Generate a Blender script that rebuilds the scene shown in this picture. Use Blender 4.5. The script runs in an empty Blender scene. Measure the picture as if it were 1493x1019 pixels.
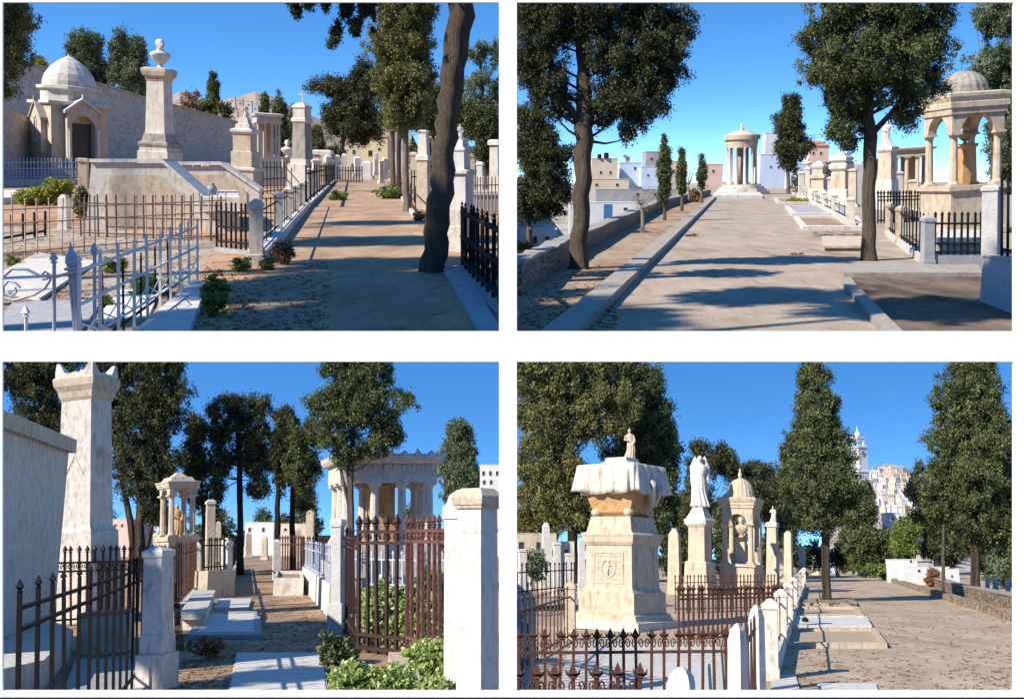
SKYSTR = 0.14; EXPO = 0.8
import bpy, math, random
import numpy as np
from mathutils import Matrix, Vector
R = math.radians
random.seed(4)
SC = bpy.context.scene
COL = SC.collection
F = 1400.0; CX = 746.5; CY = 509.5
EYE = Vector((0, 0, 1.6))
SUN_EL, SUN_AZ = 38, -124           # azimuth from +Y, clockwise

# ---------------------------------------------------------------- materials
MATS = {}
def _n(nt, t, **k):
    n = nt.nodes.new(t)
    for a, b in k.items(): setattr(n, a, b)
    return n
def ramp(nt, stops):
    r = _n(nt, 'ShaderNodeValToRGB'); e = r.color_ramp.elements
    while len(e) < len(stops): e.new(0.5)
    for i, (p, c) in enumerate(stops):
        e[i].position = p; e[i].color = (c[0], c[1], c[2], 1)
    return r
def base(name, rough=.85, metallic=0, spec=.3):
    m = bpy.data.materials.new(name); m.use_nodes = True; MATS[name] = m
    nt = m.node_tree; b = nt.nodes['Principled BSDF']
    b.inputs['Roughness'].default_value = rough; b.inputs['Metallic'].default_value = metallic
    b.inputs['Specular IOR Level'].default_value = spec
    tc = _n(nt, 'ShaderNodeTexCoord'); return m, nt, b, tc.outputs['Object']
def mp(nt, co, s, loc=(0, 0, 0)):
    m = _n(nt, 'ShaderNodeMapping'); m.inputs['Scale'].default_value = s if hasattr(s, '__len__') else (s, s, s)
    m.inputs['Location'].default_value = loc
    nt.links.new(co, m.inputs['Vector']); return m.outputs[0]
def noise(nt, v, scale=1, detail=6, rough=.6, dist=0):
    n = _n(nt, 'ShaderNodeTexNoise'); n.inputs['Scale'].default_value = scale; n.inputs['Detail'].default_value = detail
    n.inputs['Roughness'].default_value = rough; n.inputs['Distortion'].default_value = dist
    nt.links.new(v, n.inputs['Vector']); return n.outputs['Fac']
def mixc(nt, fac, a, b, mode='MIX'):
    m = _n(nt, 'ShaderNodeMix', data_type='RGBA', blend_type=mode)
    for s, v in ((m.inputs[0], fac), (m.inputs[6], a), (m.inputs[7], b)):
        if hasattr(v, 'is_linked'): nt.links.new(v, s)
        else: s.default_value = v if not hasattr(v, '__len__') else (v[0], v[1], v[2], 1)
    return m.outputs[2]
def bump(nt, b, h, st, d=1):
    bp = _n(nt, 'ShaderNodeBump'); bp.inputs['Strength'].default_value = st; bp.inputs['Distance'].default_value = d
    nt.links.new(h, bp.inputs['Height']); nt.links.new(bp.outputs[0], b.inputs['Normal'])
def stone(name, c1, c2, stain=(.2, .15, .1), sc=.12, stainamt=.5, rough=.8, bm=.3, streak=True):
    m, nt, b, co = base(name, rough)
    r1 = ramp(nt, [(.3, c1), (.7, c2)]); nt.links.new(noise(nt, mp(nt, co, sc), 1, 8, .65, .6), r1.inputs[0])
    col = r1.outputs[0]
    # rain streaks and blotches of dirt with a shape of their own
    s = noise(nt, mp(nt, co, (sc*1.6, sc*1.6, sc*.5) if streak else sc*.8, (7, 3, 1)), 1, 6, .7)
    r2 = ramp(nt, [(.5, (0, 0, 0)), (.72, (stainamt,)*3)]); nt.links.new(s, r2.inputs[0])
    col = mixc(nt, r2.outputs[0], col, stain)
    nt.links.new(col, b.inputs['Base Color'])
    bump(nt, b, noise(nt, mp(nt, co, sc*5), 1, 6, .7), bm, 1.2)
    return m
def flat(name, c1, c2, sc=.2, rough=.6, metallic=0, bm=.15, spec=.4):
    m, nt, b, co = base(name, rough, metallic, spec)
    f = noise(nt, mp(nt, co, sc), 1, 7, .7)
    r1 = ramp(nt, [(.38, c1), (.62, c2)]); nt.links.new(f, r1.inputs[0]); nt.links.new(r1.outputs[0], b.inputs['Base Color'])
    bump(nt, b, f, bm, 1); return m
def rubble(name, cols, mortar, sc=.09, flatz=1.6, bm=.8):
    m, nt, b, co = base(name, .9)
    v0 = mp(nt, co, (sc, sc, sc*flatz))
    nz = _n(nt, 'ShaderNodeTexNoise'); nz.inputs['Scale'].default_value = 2.5; nt.links.new(v0, nz.inputs['Vector'])
    va = _n(nt, 'ShaderNodeVectorMath', operation='MULTIPLY_ADD'); va.inputs[1].default_value = (.5, .5, .5)
    nt.links.new(nz.outputs['Color'], va.inputs[0]); nt.links.new(v0, va.inputs[2])
    v = _n(nt, 'ShaderNodeTexVoronoi'); v.inputs['Scale'].default_value = 1; nt.links.new(va.outputs[0], v.inputs['Vector'])
    e = _n(nt, 'ShaderNodeTexVoronoi', feature='DISTANCE_TO_EDGE'); e.inputs['Scale'].default_value = 1; nt.links.new(va.outputs[0], e.inputs['Vector'])
    sp = _n(nt, 'ShaderNodeSeparateColor'); nt.links.new(v.outputs['Color'], sp.inputs[0])
    k = len(cols); r1 = ramp(nt, [(i/(k-1), c) for i, c in enumerate(cols)]); nt.links.new(sp.outputs[0], r1.inputs[0])
    r2 = ramp(nt, [(.03, (0, 0, 0)), (.1, (1, 1, 1))]); nt.links.new(e.outputs['Distance'], r2.inputs[0])
    c = mixc(nt, r2.outputs[0], mortar, r1.outputs[0])
    r3 = ramp(nt, [(.3, (.5, .5, .5)), (.7, (1.3, 1.3, 1.3))]); nt.links.new(noise(nt, mp(nt, co, sc*4), 1, 8, .7), r3.inputs[0])
    c = mixc(nt, 1.0, c, r3.outputs[0], 'MULTIPLY')
    nt.links.new(c, b.inputs['Base Color']); bump(nt, b, r2.outputs[0], bm, 2); return m
def ground(name, c1, c2, c3, S=1, sc=1.0, patch=.55, fine=1.0):
    """earth in real metres: S divides the coordinates; stretched a little along the view as trodden grit is"""
    m, nt, b, co = base(name, .95, 0, .15)
    k = sc/S
    f1 = noise(nt, mp(nt, co, (k*1.2, k*.5, k)), 1, 9, .7, .4)
    r1 = ramp(nt, [(.32, c1), (.66, c2)]); nt.links.new(f1, r1.inputs[0])
    f2 = noise(nt, mp(nt, co, (k*.45, k*.16, k), (3, 9, 2)), 1, 8, .75, .5)
    r2 = ramp(nt, [(patch, (0, 0, 0)), (patch+.12, (.85, .85, .85))]); nt.links.new(f2, r2.inputs[0])
    c = mixc(nt, r2.outputs[0], r1.outputs[0], c3)
    f4 = noise(nt, mp(nt, co, (k*3.2, k*1.1, k), (5, 1, 8)), 1, 7, .8, .8)
    r4 = ramp(nt, [(.56, (0, 0, 0)), (.66, (.6, .6, .6))]); nt.links.new(f4, r4.inputs[0])
    c = mixc(nt, r4.outputs[0], c, tuple(v*.85 for v in c3))
    f3 = noise(nt, mp(nt, co, (k*34, k*15, k*20)), 1, 6, .9)
    lo, hi = 1-.42*fine, 1+.38*fine
    r3 = ramp(nt, [(.3, (lo,)*3), (.68, (hi,)*3)]); nt.links.new(f3, r3.inputs[0])
    c = mixc(nt, 1.0, c, r3.outputs[0], 'MULTIPLY')
    nt.links.new(c, b.inputs['Base Color'])
    bump(nt, b, f3, .5, .006*S); return m
def leafmat(name, dark, mid, light, sc=.05, trans=.25):
    m = bpy.data.materials.new(name); m.use_nodes = True; MATS[name] = m; nt = m.node_tree
    b = nt.nodes['Principled BSDF']; b.inputs['Roughness'].default_value = .6; b.inputs['Specular IOR Level'].default_value = .25
    tc = _n(nt, 'ShaderNodeTexCoord'); g = _n(nt, 'ShaderNodeNewGeometry')
    f = noise(nt, mp(nt, tc.outputs['Object'], sc), 1, 4, .6)
    mm = _n(nt, 'ShaderNodeMath', operation='MULTIPLY_ADD'); mm.inputs[1].default_value = .45
    nt.links.new(g.outputs['Random Per Island'], mm.inputs[0])
    m2 = _n(nt, 'ShaderNodeMath', operation='SUBTRACT'); m2.inputs[1].default_value = .22; nt.links.new(f, m2.inputs[0])
    nt.links.new(m2.outputs[0], mm.inputs[2])
    r = ramp(nt, [(.25, dark), (.5, mid), (.8, light)]); nt.links.new(mm.outputs[0], r.inputs[0])
    nt.links.new(r.outputs[0], b.inputs['Base Color'])
    t = _n(nt, 'ShaderNodeBsdfTranslucent'); nt.links.new(r.outputs[0], t.inputs['Color'])
    ms = _n(nt, 'ShaderNodeMixShader'); ms.inputs[0].default_value = trans
    nt.links.new(b.outputs[0], ms.inputs[1]); nt.links.new(t.outputs[0], ms.inputs[2])
    nt.links.new(ms.outputs[0], nt.nodes['Material Output'].inputs['Surface']); return m
def bark(name, c1, c2):
    m, nt, b, co = base(name, .95, 0, .1)
    f = noise(nt, mp(nt, co, (.5, .5, .035)), 1, 8, .7, .6)
    r = ramp(nt, [(.35, c1), (.65, c2)]); nt.links.new(f, r.inputs[0]); nt.links.new(r.outputs[0], b.inputs['Base Color'])
    bump(nt, b, f, 1.0, 3); return m

MARBLE = stone('weathered_marble', (.47, .435, .38), (.63, .595, .53), (.22, .16, .11), .09, .75)
MARBLE2 = stone('cream_marble', (.42, .345, .25), (.57, .49, .385), (.21, .13, .075), .08, .8)
MARBLE3 = stone('bluish_marble', (.43, .42, .405), (.54, .53, .51), (.28, .27, .25), .06, .5)
MARBLEW = stone('clean_marble', (.52, .50, .46), (.64, .62, .58), (.28, .22, .16), .07, .65)
OCHRE = stone('ochre_marble', (.40, .22, .09), (.58, .36, .17), (.18, .09, .04), .09, .6)
SOOT = stone('soot_marble', (.20, .18, .16), (.38, .35, .31), (.08, .07, .06), .08, .8)
CONC = stone('old_concrete', (.26, .235, .20), (.38, .345, .30), (.15, .115, .08), .08, .7, streak=False)
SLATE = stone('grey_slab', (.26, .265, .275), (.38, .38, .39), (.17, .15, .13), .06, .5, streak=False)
PLAST = rubble('old_pinkish_masonry', [(.54, .43, .35), (.62, .54, .46), (.48, .37, .28), (.66, .58, .50)], (.60, .52, .44), .055, 2.2, .5)
WHITE = stone('white_paint', (.54, .55, .56), (.62, .62, .63), (.4, .38, .35), .05, .3, bm=.1)
BLUEW = stone('bluish_paint', (.42, .50, .64), (.52, .60, .74), (.4, .42, .46), .05, .3, bm=.1)
BEIGE = stone('beige_paint', (.52, .43, .33), (.62, .53, .42), (.4, .33, .26), .05, .3, bm=.1)
YELL = stone('yellow_paint', (.58, .49, .29), (.66, .58, .38), (.4, .36, .3), .05, .3, bm=.1)
PINK = stone('pink_paint', (.55, .40, .34), (.62, .48, .42), (.4, .36, .3), .05, .3, bm=.1)
ROOF = flat('roof_tiles', (.36, .14, .09), (.46, .2, .13), .3, .85)
RUB = rubble('rubble_stone', [(.22, .17, .12), (.34, .24, .15), (.30, .27, .23), (.42, .31, .2)], (.14, .10, .07), .075)
RUBP = rubble('pale_rubble', [(.42, .33, .26), (.48, .33, .24), (.46, .42, .38), (.55, .45, .36)], (.45, .38, .32), .08, 2, .5)
BRICKY = rubble('earthy_kerb_stone', [(.32, .22, .14), (.40, .3, .21), (.36, .3, .24)], (.16, .11, .07), .05, 1.2, .6)
BLACK = flat('black_iron', (.008, .008, .009), (.022, .021, .02), .4, .8, 0, .1, .1)
RUST = flat('rusty_iron', (.045, .018, .012), (.12, .045, .028), .2, .75, .1)
RUSTL = flat('pale_rusty_iron', (.30, .17, .10), (.50, .40, .32), .12, .8)
IRONW = flat('white_iron', (.66, .64, .60), (.80, .78, .74), .15, .6, bm=.05)
IRONB = flat('blue_grey_iron', (.33, .38, .46), (.46, .51, .58), .12, .45)
DARKW = flat('dark_glass', (.02, .025, .03), (.05, .055, .06), .2, .2)
BLUED = flat('blue_door_paint', (.03, .12, .28), (.05, .17, .36), .2, .5)
BARK = bark('cypress_bark', (.10, .075, .055), (.26, .205, .155))
BARKD = bark('dark_bark', (.05, .04, .032), (.13, .10, .08))
BARKL = bark('pale_bark', (.20, .165, .13), (.38, .32, .26))
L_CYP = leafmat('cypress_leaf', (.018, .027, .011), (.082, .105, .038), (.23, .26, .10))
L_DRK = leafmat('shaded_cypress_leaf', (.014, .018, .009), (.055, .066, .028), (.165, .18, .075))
L_OLV = leafmat('olive_leaf', (.035, .042, .014), (.15, .155, .05), (.34, .32, .12))
L_EUC = leafmat('grey_green_leaf', (.03, .05, .025), (.12, .165, .085), (.28, .33, .19))
L_BRT = leafmat('bright_leaf', (.05, .09, .015), (.16, .23, .05), (.36, .42, .12), .08, .4)
L_YEL = leafmat('yellow_green_leaf', (.12, .16, .02), (.28, .30, .05), (.5, .48, .12), .08, .4)
L_IVY = leafmat('ivy_leaf', (.10, .17, .03), (.34, .44, .13), (.62, .68, .34), .06, .35)
L_DRY = leafmat('dry_leaf', (.10, .05, .025), (.25, .14, .07), (.42, .30, .17), .08, .2)
TWIG = flat('grey_twig', (.16, .13, .10), (.28, .24, .2), .2, .9)

# ---------------------------------------------------------------- places and pixels
class Panel:
    def __init__(s, rect, hor, S, clip):
        s.rect = rect; s.S = S; s.H = 1.6*S; s.hor = hor; s.clip = clip
        p = math.atan((CY-hor)/F); s.pitch = p
        s.Rm = Matrix.Rotation(p, 4, 'X')
        s.M = Matrix.Translation(EYE) @ s.Rm @ Matrix.Translation((0, 0, -s.H))
        s.top = hor < CY
    def dir(s, px, py): return s.Rm.to_3x3().inverted() @ Vector((px-CX, F, CY-py))
    def g(s, px, py, z=0):
        d = s.dir(px, py); return Vector((0, 0, s.H)) + d*((z-s.H)/d.z)
    def at(s, px, py, Y):
        d = s.dir(px, py); return Vector((0, 0, s.H)) + d*(Y/d.y)
    def px(s, p):
        w = s.M @ Vector(p); return CX+(w.x-EYE.x)/w.y*F, CY-(w.z-EYE.z)/w.y*F
TL = Panel((4, 4, 727, 483), 240, 16, (-150, -150, 737, 500))
TR = Panel((754, 4, 1478, 483), 264, 16, (745, -150, 1650, 500))
BL = Panel((4, 527, 727, 1006), 778, 1, (-150, 515, 737, 1300))
BR = Panel((754, 527, 1478, 1006), 812, 1, (745, 515, 1650, 1300))

USED = {}
def tag(o, label=None, cat=None, group=None, kind=None):
    if label: o['label'] = label
    if cat: o['category'] = cat
    if group: o['group'] = group
    if kind: o['kind'] = kind
def face(px, yaw):       # turn measured from the line of sight
    return yaw-math.degrees(math.atan((px-CX)/F))
class Root:
    def __init__(s, P, name, label, cat, px, py, yaw=0, group=None, Y=None, lean=.85, pos=None, kind=None):
        s.P = P; s.px, s.py, s.yaw = px, py, yaw
        pos = Vector(pos) if pos else (P.g(px, py) if Y is None else P.at(px, py, Y))
        s.pos = pos; W = P.M @ pos; u = W.y/F; s.u = u; s.W = W
        rot = P.Rm
        if lean:
            w2 = P.M @ (pos + Vector((0, 0, 20*u)))
            a = math.atan2(w2.x/w2.y - W.x/W.y, (w2.z-EYE.z)/w2.y - (W.z-EYE.z)/W.y)
            rot = rot @ Matrix.Rotation(-lean*a, 4, 'Y')
        s.M0 = Matrix.Translation(W) @ rot @ Matrix.Scale(u, 4)
        s.Mw = Matrix.Translation(W) @ rot @ Matrix.Rotation(R(yaw), 4, 'Z') @ Matrix.Scale(u, 4)
        s.M0i = s.M0.inverted()
        o = bpy.data.objects.new(name, None); COL.objects.link(o); o.matrix_world = s.Mw; s.o = o
        o.empty_display_size = 5
        tag(o, label, cat, group, kind)
        s.k = abs(math.cos(R(yaw))) + abs(math.sin(R(yaw)))
    def rel(s, px, py, y=0):
        o = s.M0i @ EYE; d = s.M0i.to_3x3() @ Vector((px-CX, F, CY-py)); t = (y-o.y)/d.y; p = o+d*t
        return p.x, p.z
    def z(s, py): return s.rel(s.px, py)[1]
    def loc(s, p):               # place-local metres -> this root's px units (with yaw)
        return s.Mw.inverted() @ (s.P.M @ Vector(p))
def S_(o): return o.o if isinstance(o, Root) else o

class MB:
    def __init__(s): s.v = []; s.f = []; s.tf = Matrix.Identity(4)
    def V(s, p): s.v.append(tuple(s.tf @ Vector(p))); return len(s.v)-1
    def box(s, x0, x1, y0, y1, z0, z1, tx=0, ty=0):
        i = [s.V(p) for p in ((x0, y0, z0), (x1, y0, z0), (x1, y1, z0), (x0, y1, z0), (x0+tx, y0+ty, z1), (x1-tx, y0+ty, z1), (x1-tx, y1-ty, z1), (x0+tx, y1-ty, z1))]
        for a, b, c, d in ((3, 2, 1, 0), (4, 5, 6, 7), (0, 1, 5, 4), (1, 2, 6, 5), (2, 3, 7, 6), (3, 0, 4, 7)): s.f.append((i[a], i[b], i[c], i[d]))
        return s
    def rings(s, rings, cap=True):
        n = len(rings[0]); ids = [[s.V(p) for p in r] for r in rings]
        for a, b in zip(ids, ids[1:]):
            for k in range(n): s.f.append((a[k], a[(k+1) % n], b[(k+1) % n], b[k]))
        if cap: s.f.append(tuple(ids[0][::-1])); s.f.append(tuple(ids[-1]))
        return s
    def sq(s, prof, cx=0, cy=0, dr=1.0):
        return s.rings([[(cx-h, cy-h*dr, z), (cx+h, cy-h*dr, z), (cx+h, cy+h*dr, z), (cx-h, cy+h*dr, z)] for z, h in prof])
    def lathe(s, prof, n=20, cx=0, cy=0, flute=0, sy=1, ph=0):
        out = []
        for z, r in prof:
            ring = []
            for k in range(n):
                a = 2*math.pi*k/n+ph; rr = r*(1-flute*(k % 2)); ring.append((cx+rr*math.cos(a), cy+rr*math.sin(a)*sy, z))
            out.append(ring)
        return s.rings(out)
    def tube(s, pts, rad, n=6):
        pts = [Vector(p) for p in pts]; rad = rad if hasattr(rad, '__len__') else [rad]*len(pts); out = []
        for i, p in enumerate(pts):
            d = (pts[min(i+1, len(pts)-1)]-pts[max(i-1, 0)])
            d = d.normalized() if d.length > 1e-9 else Vector((0, 0, 1))
            a = d.cross(Vector((0, 1, 0.001)));
            if a.length < .2: a = d.cross(Vector((1, 0, 0)))
            a.normalize(); b = d.cross(a)
            out.append([tuple(p+a*rad[i]*math.cos(2*math.pi*k/n)+b*rad[i]*math.sin(2*math.pi*k/n)) for k in range(n)])
        return s.rings(out)
    def ell(s, c, r, n=12, m=8):
        out = []
        for j in range(1, m):
            t = math.pi*j/m-math.pi/2
            out.append([(c[0]+r[0]*math.cos(t)*math.cos(2*math.pi*k/n), c[1]+r[1]*math.cos(t)*math.sin(2*math.pi*k/n), c[2]+r[2]*math.sin(t)) for k in range(n)])
        return s.rings(out)
    def prism(s, poly, y0, y1):
        a = [s.V((x, y0, z)) for x, z in poly]; b = [s.V((x, y1, z)) for x, z in poly]; n = len(poly)
        s.f.append(tuple(a)); s.f.append(tuple(b[::-1]))
        for k in range(n): s.f.append((a[(k+1) % n], a[k], b[k], b[(k+1) % n]))
        return s
    def arch(s, x0, x1, zs, zt, y0, y1, n=12, rise=1.0):
        """wall above a round arch: fills from the curve up to zt"""
        c = (x0+x1)/2; r = (x1-x0)/2
        pts = [(c-r*math.cos(math.pi*k/n), zs+min(r*rise, zt-zs-.5)*math.sin(math.pi*k/n)) for k in range(n+1)]
        for (ax, az), (bx, bz) in zip(pts, pts[1:]):
            s.prism([(ax, az), (bx, bz), (bx, zt), (ax, zt)], y0, y1)
        return s
    def build(s, name, mat, root, smooth=False, remesh=0, label=None):
        if hasattr(root, 'shear') and name != 'kerb': s.v = [root.shear(v) for v in s.v]
        V = s.v; P = root.P if isinstance(root, Root) else getattr(MB, 'curP', None)
        if isinstance(root, Root): MB.curP = P; MB.curM = root.Mw
        if P is not None and P.top and isinstance(root, Root):     # uprights are cut off behind the border board
            Mw = root.Mw; Mi = Mw.inverted(); W0 = Vector; nv = []
            up = (P.Rm.to_3x3() @ Vector((0, 0, 1)))
            for p in V:
                w = Mw @ Vector(p); y = CY-(w.z-EYE.z)/w.y*F
                if y > 500:
                    t = ((CY-500)/F*w.y-(w.z-EYE.z))/(up.z-(CY-500)/F*up.y); w = w+up*t; nv.append(tuple(Mi @ w))
                else: nv.append(p)
            V = nv
        me = bpy.data.meshes.new(name); me.from_pydata(V, [], s.f); me.update()
        if smooth:
            for p in me.polygons: p.use_smooth = True
        me.materials.append(mat); o = bpy.data.objects.new(name, me); COL.objects.link(o)
        o.parent = S_(root)
        if remesh:
            md = o.modifiers.new('remesh', 'REMESH'); md.mode = 'VOXEL'; md.voxel_size = remesh; md.use_smooth_shade = True
            sm = o.modifiers.new('smooth', 'SMOOTH'); sm.factor = .5; sm.iterations = 2
        if label: o['label'] = label
        return o

def struct_poly(P, name, pts, mat, dz=0.0, sub=None, label=None, kind='structure', jag=0):
    """ground sheet through ground pixels (place metres as object coordinates)"""
    vs = [P.g(x, y) for x, y in pts]
    if jag:
        q = []
        for a, b in zip(vs, vs[1:]+vs[:1]):
            for k in range(14):
                p = a.lerp(b, k/14); d = (b-a).normalized(); j = random.gauss(0, jag)*P.S if k else 0; q.append(Vector((p.x-d.y*j, p.y+d.x*j, 0)))
        vs = q
    me = bpy.data.meshes.new(name); me.from_pydata([(v.x, v.y, dz*P.S) for v in vs], [], [tuple(range(len(vs)))]); me.update()
    if me.polygons[0].normal.z < 0: me.flip_normals()
    me.materials.append(mat); o = bpy.data.objects.new(name, me); COL.objects.link(o); o.matrix_world = P.M
    tag(o, label, None, None, kind); return o

# ---------------------------------------------------------------- runs, slabs, fences
def wallrun(P, name, label, cat, pts, tops, w, mat, group=None, part='body', cope=None, seg=1, rough=0, kind=None):
    """a wall along ground pixels; tops = pixel rows of its top edge; w = thickness in px at the first point"""
    r = Root(P, name, label, cat, pts[0][0], pts[0][1], lean=0, group=group, kind=kind)
    G = [P.g(*p) for p in pts]; Z = [P.at(p[0], t, g.y).z for p, t, g in zip(pts, tops, G)]
    if seg > 1:
        G2, Z2 = [], []
        for i in range(len(G)-1):
            for k in range(seg):
                t = k/seg; G2.append(G[i].lerp(G[i+1], t)); Z2.append(Z[i]*(1-t)+Z[i+1]*t)
        G2.append(G[-1]); Z2.append(Z[-1]); G, Z = G2, Z2
    W = w*r.u/2
    def strip(za, zb, W, name, mat):
        mb = MB(); rings = []
        for i, g in enumerate(G):
            d = (G[min(i+1, len(G)-1)]-G[max(i-1, 0)]); d.z = 0; d.normalize(); n = Vector((d.y, -d.x, 0))
            j = [random.uniform(-1, 1)*rough*r.u for _ in range(4)]
            rings.append([tuple(r.loc(q)) for q in (g+n*(W+j[0])+Vector((0, 0, za(i))), g-n*(W+j[1])+Vector((0, 0, za(i))), g-n*(W+j[1])+Vector((0, 0, zb(i)+j[2])), g+n*(W+j[0])+Vector((0, 0, zb(i)+j[3])))])
        mb.rings(rings); return mb.build(name, mat, r)
    strip(lambda i: -.02*P.S, lambda i: Z[i], W, part, mat)
    if cope: strip(lambda i: Z[i]+.001*P.S, lambda i: Z[i]+cope[0]*r.u, W*cope[1], 'coping', cope[2])
    return r
def slab(P, name, label, cat, quad, h, mat, group=None, part='slab', inner=None, lip=None):
    """a low block on four ground pixels, h px tall; inner = (inset fraction, material) sinks a bed in a kerb frame"""
    G = [P.g(*q) for q in quad]; c = sum(G, Vector())/4
    r = Root(P, name, label, cat, *P.px(c), lean=0, group=group)
    def blk(f0, z0, z1, nm, m):
        mb = MB(); pts = [r.loc(c+(g-c)*f0) for g in G]
        mb.rings([[(p.x, p.y, z) for p in pts] for z in (z0, z1)]); return mb.build(nm, m, r)
    if inner:
        f = inner[0]; mb = MB(); out = [r.loc(g) for g in G]; ins = [r.loc(c+(g-c)*f) for g in G]
        for k in range(4):
            a, b, cc, d = out[k], out[(k+1) % 4], ins[(k+1) % 4], ins[k]
            mb.rings([[(p.x, p.y, z) for p in (a, b, cc, d)] for z in (-1, h)])
        mb.build('kerb', mat, r); blk(f*.998, -1, h*(inner[2] if len(inner) > 2 else .3), 'bed', inner[1])
    else:
        blk(1, -1, h*(.6 if lip else 1), part, mat)
        if lip: blk(lip, h*.6+.05, h, 'lid', mat)
    return r
def spear(mb, x, z, s, y=0):
    mb.rings([[(x-w, y-w, zz), (x+w, y-w, zz), (x+w, y+w, zz), (x-w, y+w, zz)] for zz, w in ((z, .22*s), (z+.1*s, .3*s), (z+.3*s, .12*s), (z+.55*s, .42*s), (z+1.6*s, .03*s))])
    mb.box(x-.42*s, x+.42*s, y-.1*s, y+.1*s, z+.12*s, z+.26*s)
def fleur(mb, x, z, s):
    spear(mb, x, z, s)
    mb.tube([(x-.1*s, 0, z+.2*s), (x-.6*s, 0, z+.5*s), (x-.75*s, 0, z+.95*s)], [.16*s, .14*s, .05*s], 4)
    mb.tube([(x+.1*s, 0, z+.2*s), (x+.6*s, 0, z+.5*s), (x+.75*s, 0, z+.95*s)], [.16*s, .14*s, .05*s], 4)
def fence(P, name, label, A, B, top, n, mat, cat='fence', r=.9, rails=(.12, .86), fin=4, kerb=None, kmat=None, kw=8, pillars=(), pmat=None, scroll=None, group=None, lattice=None, short=False, fl=False, rr=None):
    """iron railings from ground pixel A to B; top = pixel row of the bar tops at A; pillars: (t, half width, top row at A)"""
    ro = Root(P, name, label, cat, A[0], A[1], lean=0, group=group)
    b = ro.loc(P.g(*B)); yaw = math.atan2(b.y, b.x); ro.o.matrix_world = ro.Mw @ Matrix.Rotation(yaw, 4, 'Z')
    ro.Mw = ro.o.matrix_world.copy(); L = math.hypot(b.x, b.y)
    H = ro.loc(P.at(A[0], top, P.g(*A).y)).z; z0 = 0
    if kerb:
        z0 = ro.loc(P.at(A[0], kerb, P.g(*A).y)).z
        MB().box(-kw*.2, L+kw*.2, -kw/2, kw/2, -1, z0).build('kerb', kmat or MARBLE, ro)
    def leanat(px_, py_):
        g_ = P.g(px_, py_); W = P.M @ g_; w2 = P.M @ (g_+Vector((0, 0, .3*P.S)))
        return -.85*math.atan2(w2.x/w2.y-W.x/W.y, (w2.z-EYE.z)/w2.y-(W.z-EYE.z)/W.y)
    aA, aB = leanat(*A), leanat(*B)
    lat = Vector((math.cos(yaw), -math.sin(yaw), 0)); dep = Vector((math.sin(yaw), math.cos(yaw), 0))
    ro.shear = lambda v: tuple(Vector(v)+lat*(v[2]*math.tan(aA+(aB-aA)*v[0]/L)))
    Hb = H-z0; step = L/n
    def make(x, key, top, sc):
        low = P.top and P.px(P.M.inverted() @ (ro.Mw @ Vector((x, 0, z0))))[1] > 500
        if low or key not in protos:
            mb = MB(); x_ = x if low else 0
            mb.box(x_-r*sc, x_+r*sc, -r*sc, r*sc, z0, top)
            if fin: (fleur if fl else spear)(mb, x_, top, fin*(1 if sc == 1 else .7))
            o = mb.build('bar', mat, ro) if low else mb.build('bar', mat, ro.o)
            if not low: protos[key] = o
        else:
            o = protos[key].copy(); COL.objects.link(o)
        if not low: o.matrix_local = Matrix.Translation((x, 0, 0)) @ Matrix.Rotation(aA+(aB-aA)*x/L+random.gauss(0, .008), 4, dep) @ Matrix.Rotation(random.gauss(0, .012), 4, 'Y')
    protos = {}
    for i in range(n+1):
        x = i*step
        if not any(abs(x-t*L) < hw for t, hw, _ in pillars): make(x, 0, H, 1)
        if short and i < n: make(x+step/2, 1, z0+Hb*.42, .8)
    rr = rr or r*1.1
    for k in rails: MB().box(0, L, -rr*1.25, rr*1.25, z0+Hb*k-rr, z0+Hb*k+rr).build('rail', mat, ro)
    if scroll:
        sb = MB(); zl, zh = [z0+Hb*q for q in scroll]; R0 = min(step, (zh-zl))*.42
        for i in range(n):
            c = (i+.5)*step; zc = (zl+zh)/2
            for sg in (-1, 1):
                pts = [(c+sg*(step*.24+R0*.5*(1-t/14)*math.cos(t*.75)), 0, zc+R0*(1-t/14)*math.sin(t*.75)) for t in range(0, 11)]
                sb.tube(pts, r*.5, 4)
        sb.build('scrollwork', mat, ro)
    if lattice:
        lb = MB(); zl, zh = [z0+Hb*q for q in lattice]
        for i in range(n):
            lb.tube([(i*step, 0, zl), ((i+1)*step, 0, zh)], r*.55, 4); lb.tube([(i*step, r, zh), ((i+1)*step, r, zl)], r*.55, 4)
        lb.build('lattice', mat, ro)
    for t, hw, py in pillars:
        x = t*L; zt = ro.loc(P.at(A[0], py, P.g(*A).y)).z
        m2 = MB(); m2.sq([(0, hw*1.15), (zt*.14, hw*1.15), (zt*.15, hw), (zt*.86, hw*.96), (zt*.87, hw*1.15), (zt*.93, hw*1.15), (zt, hw*.25)], x, 0)
        m2.build('pillar', pmat or MARBLE, ro)
    return ro

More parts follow.
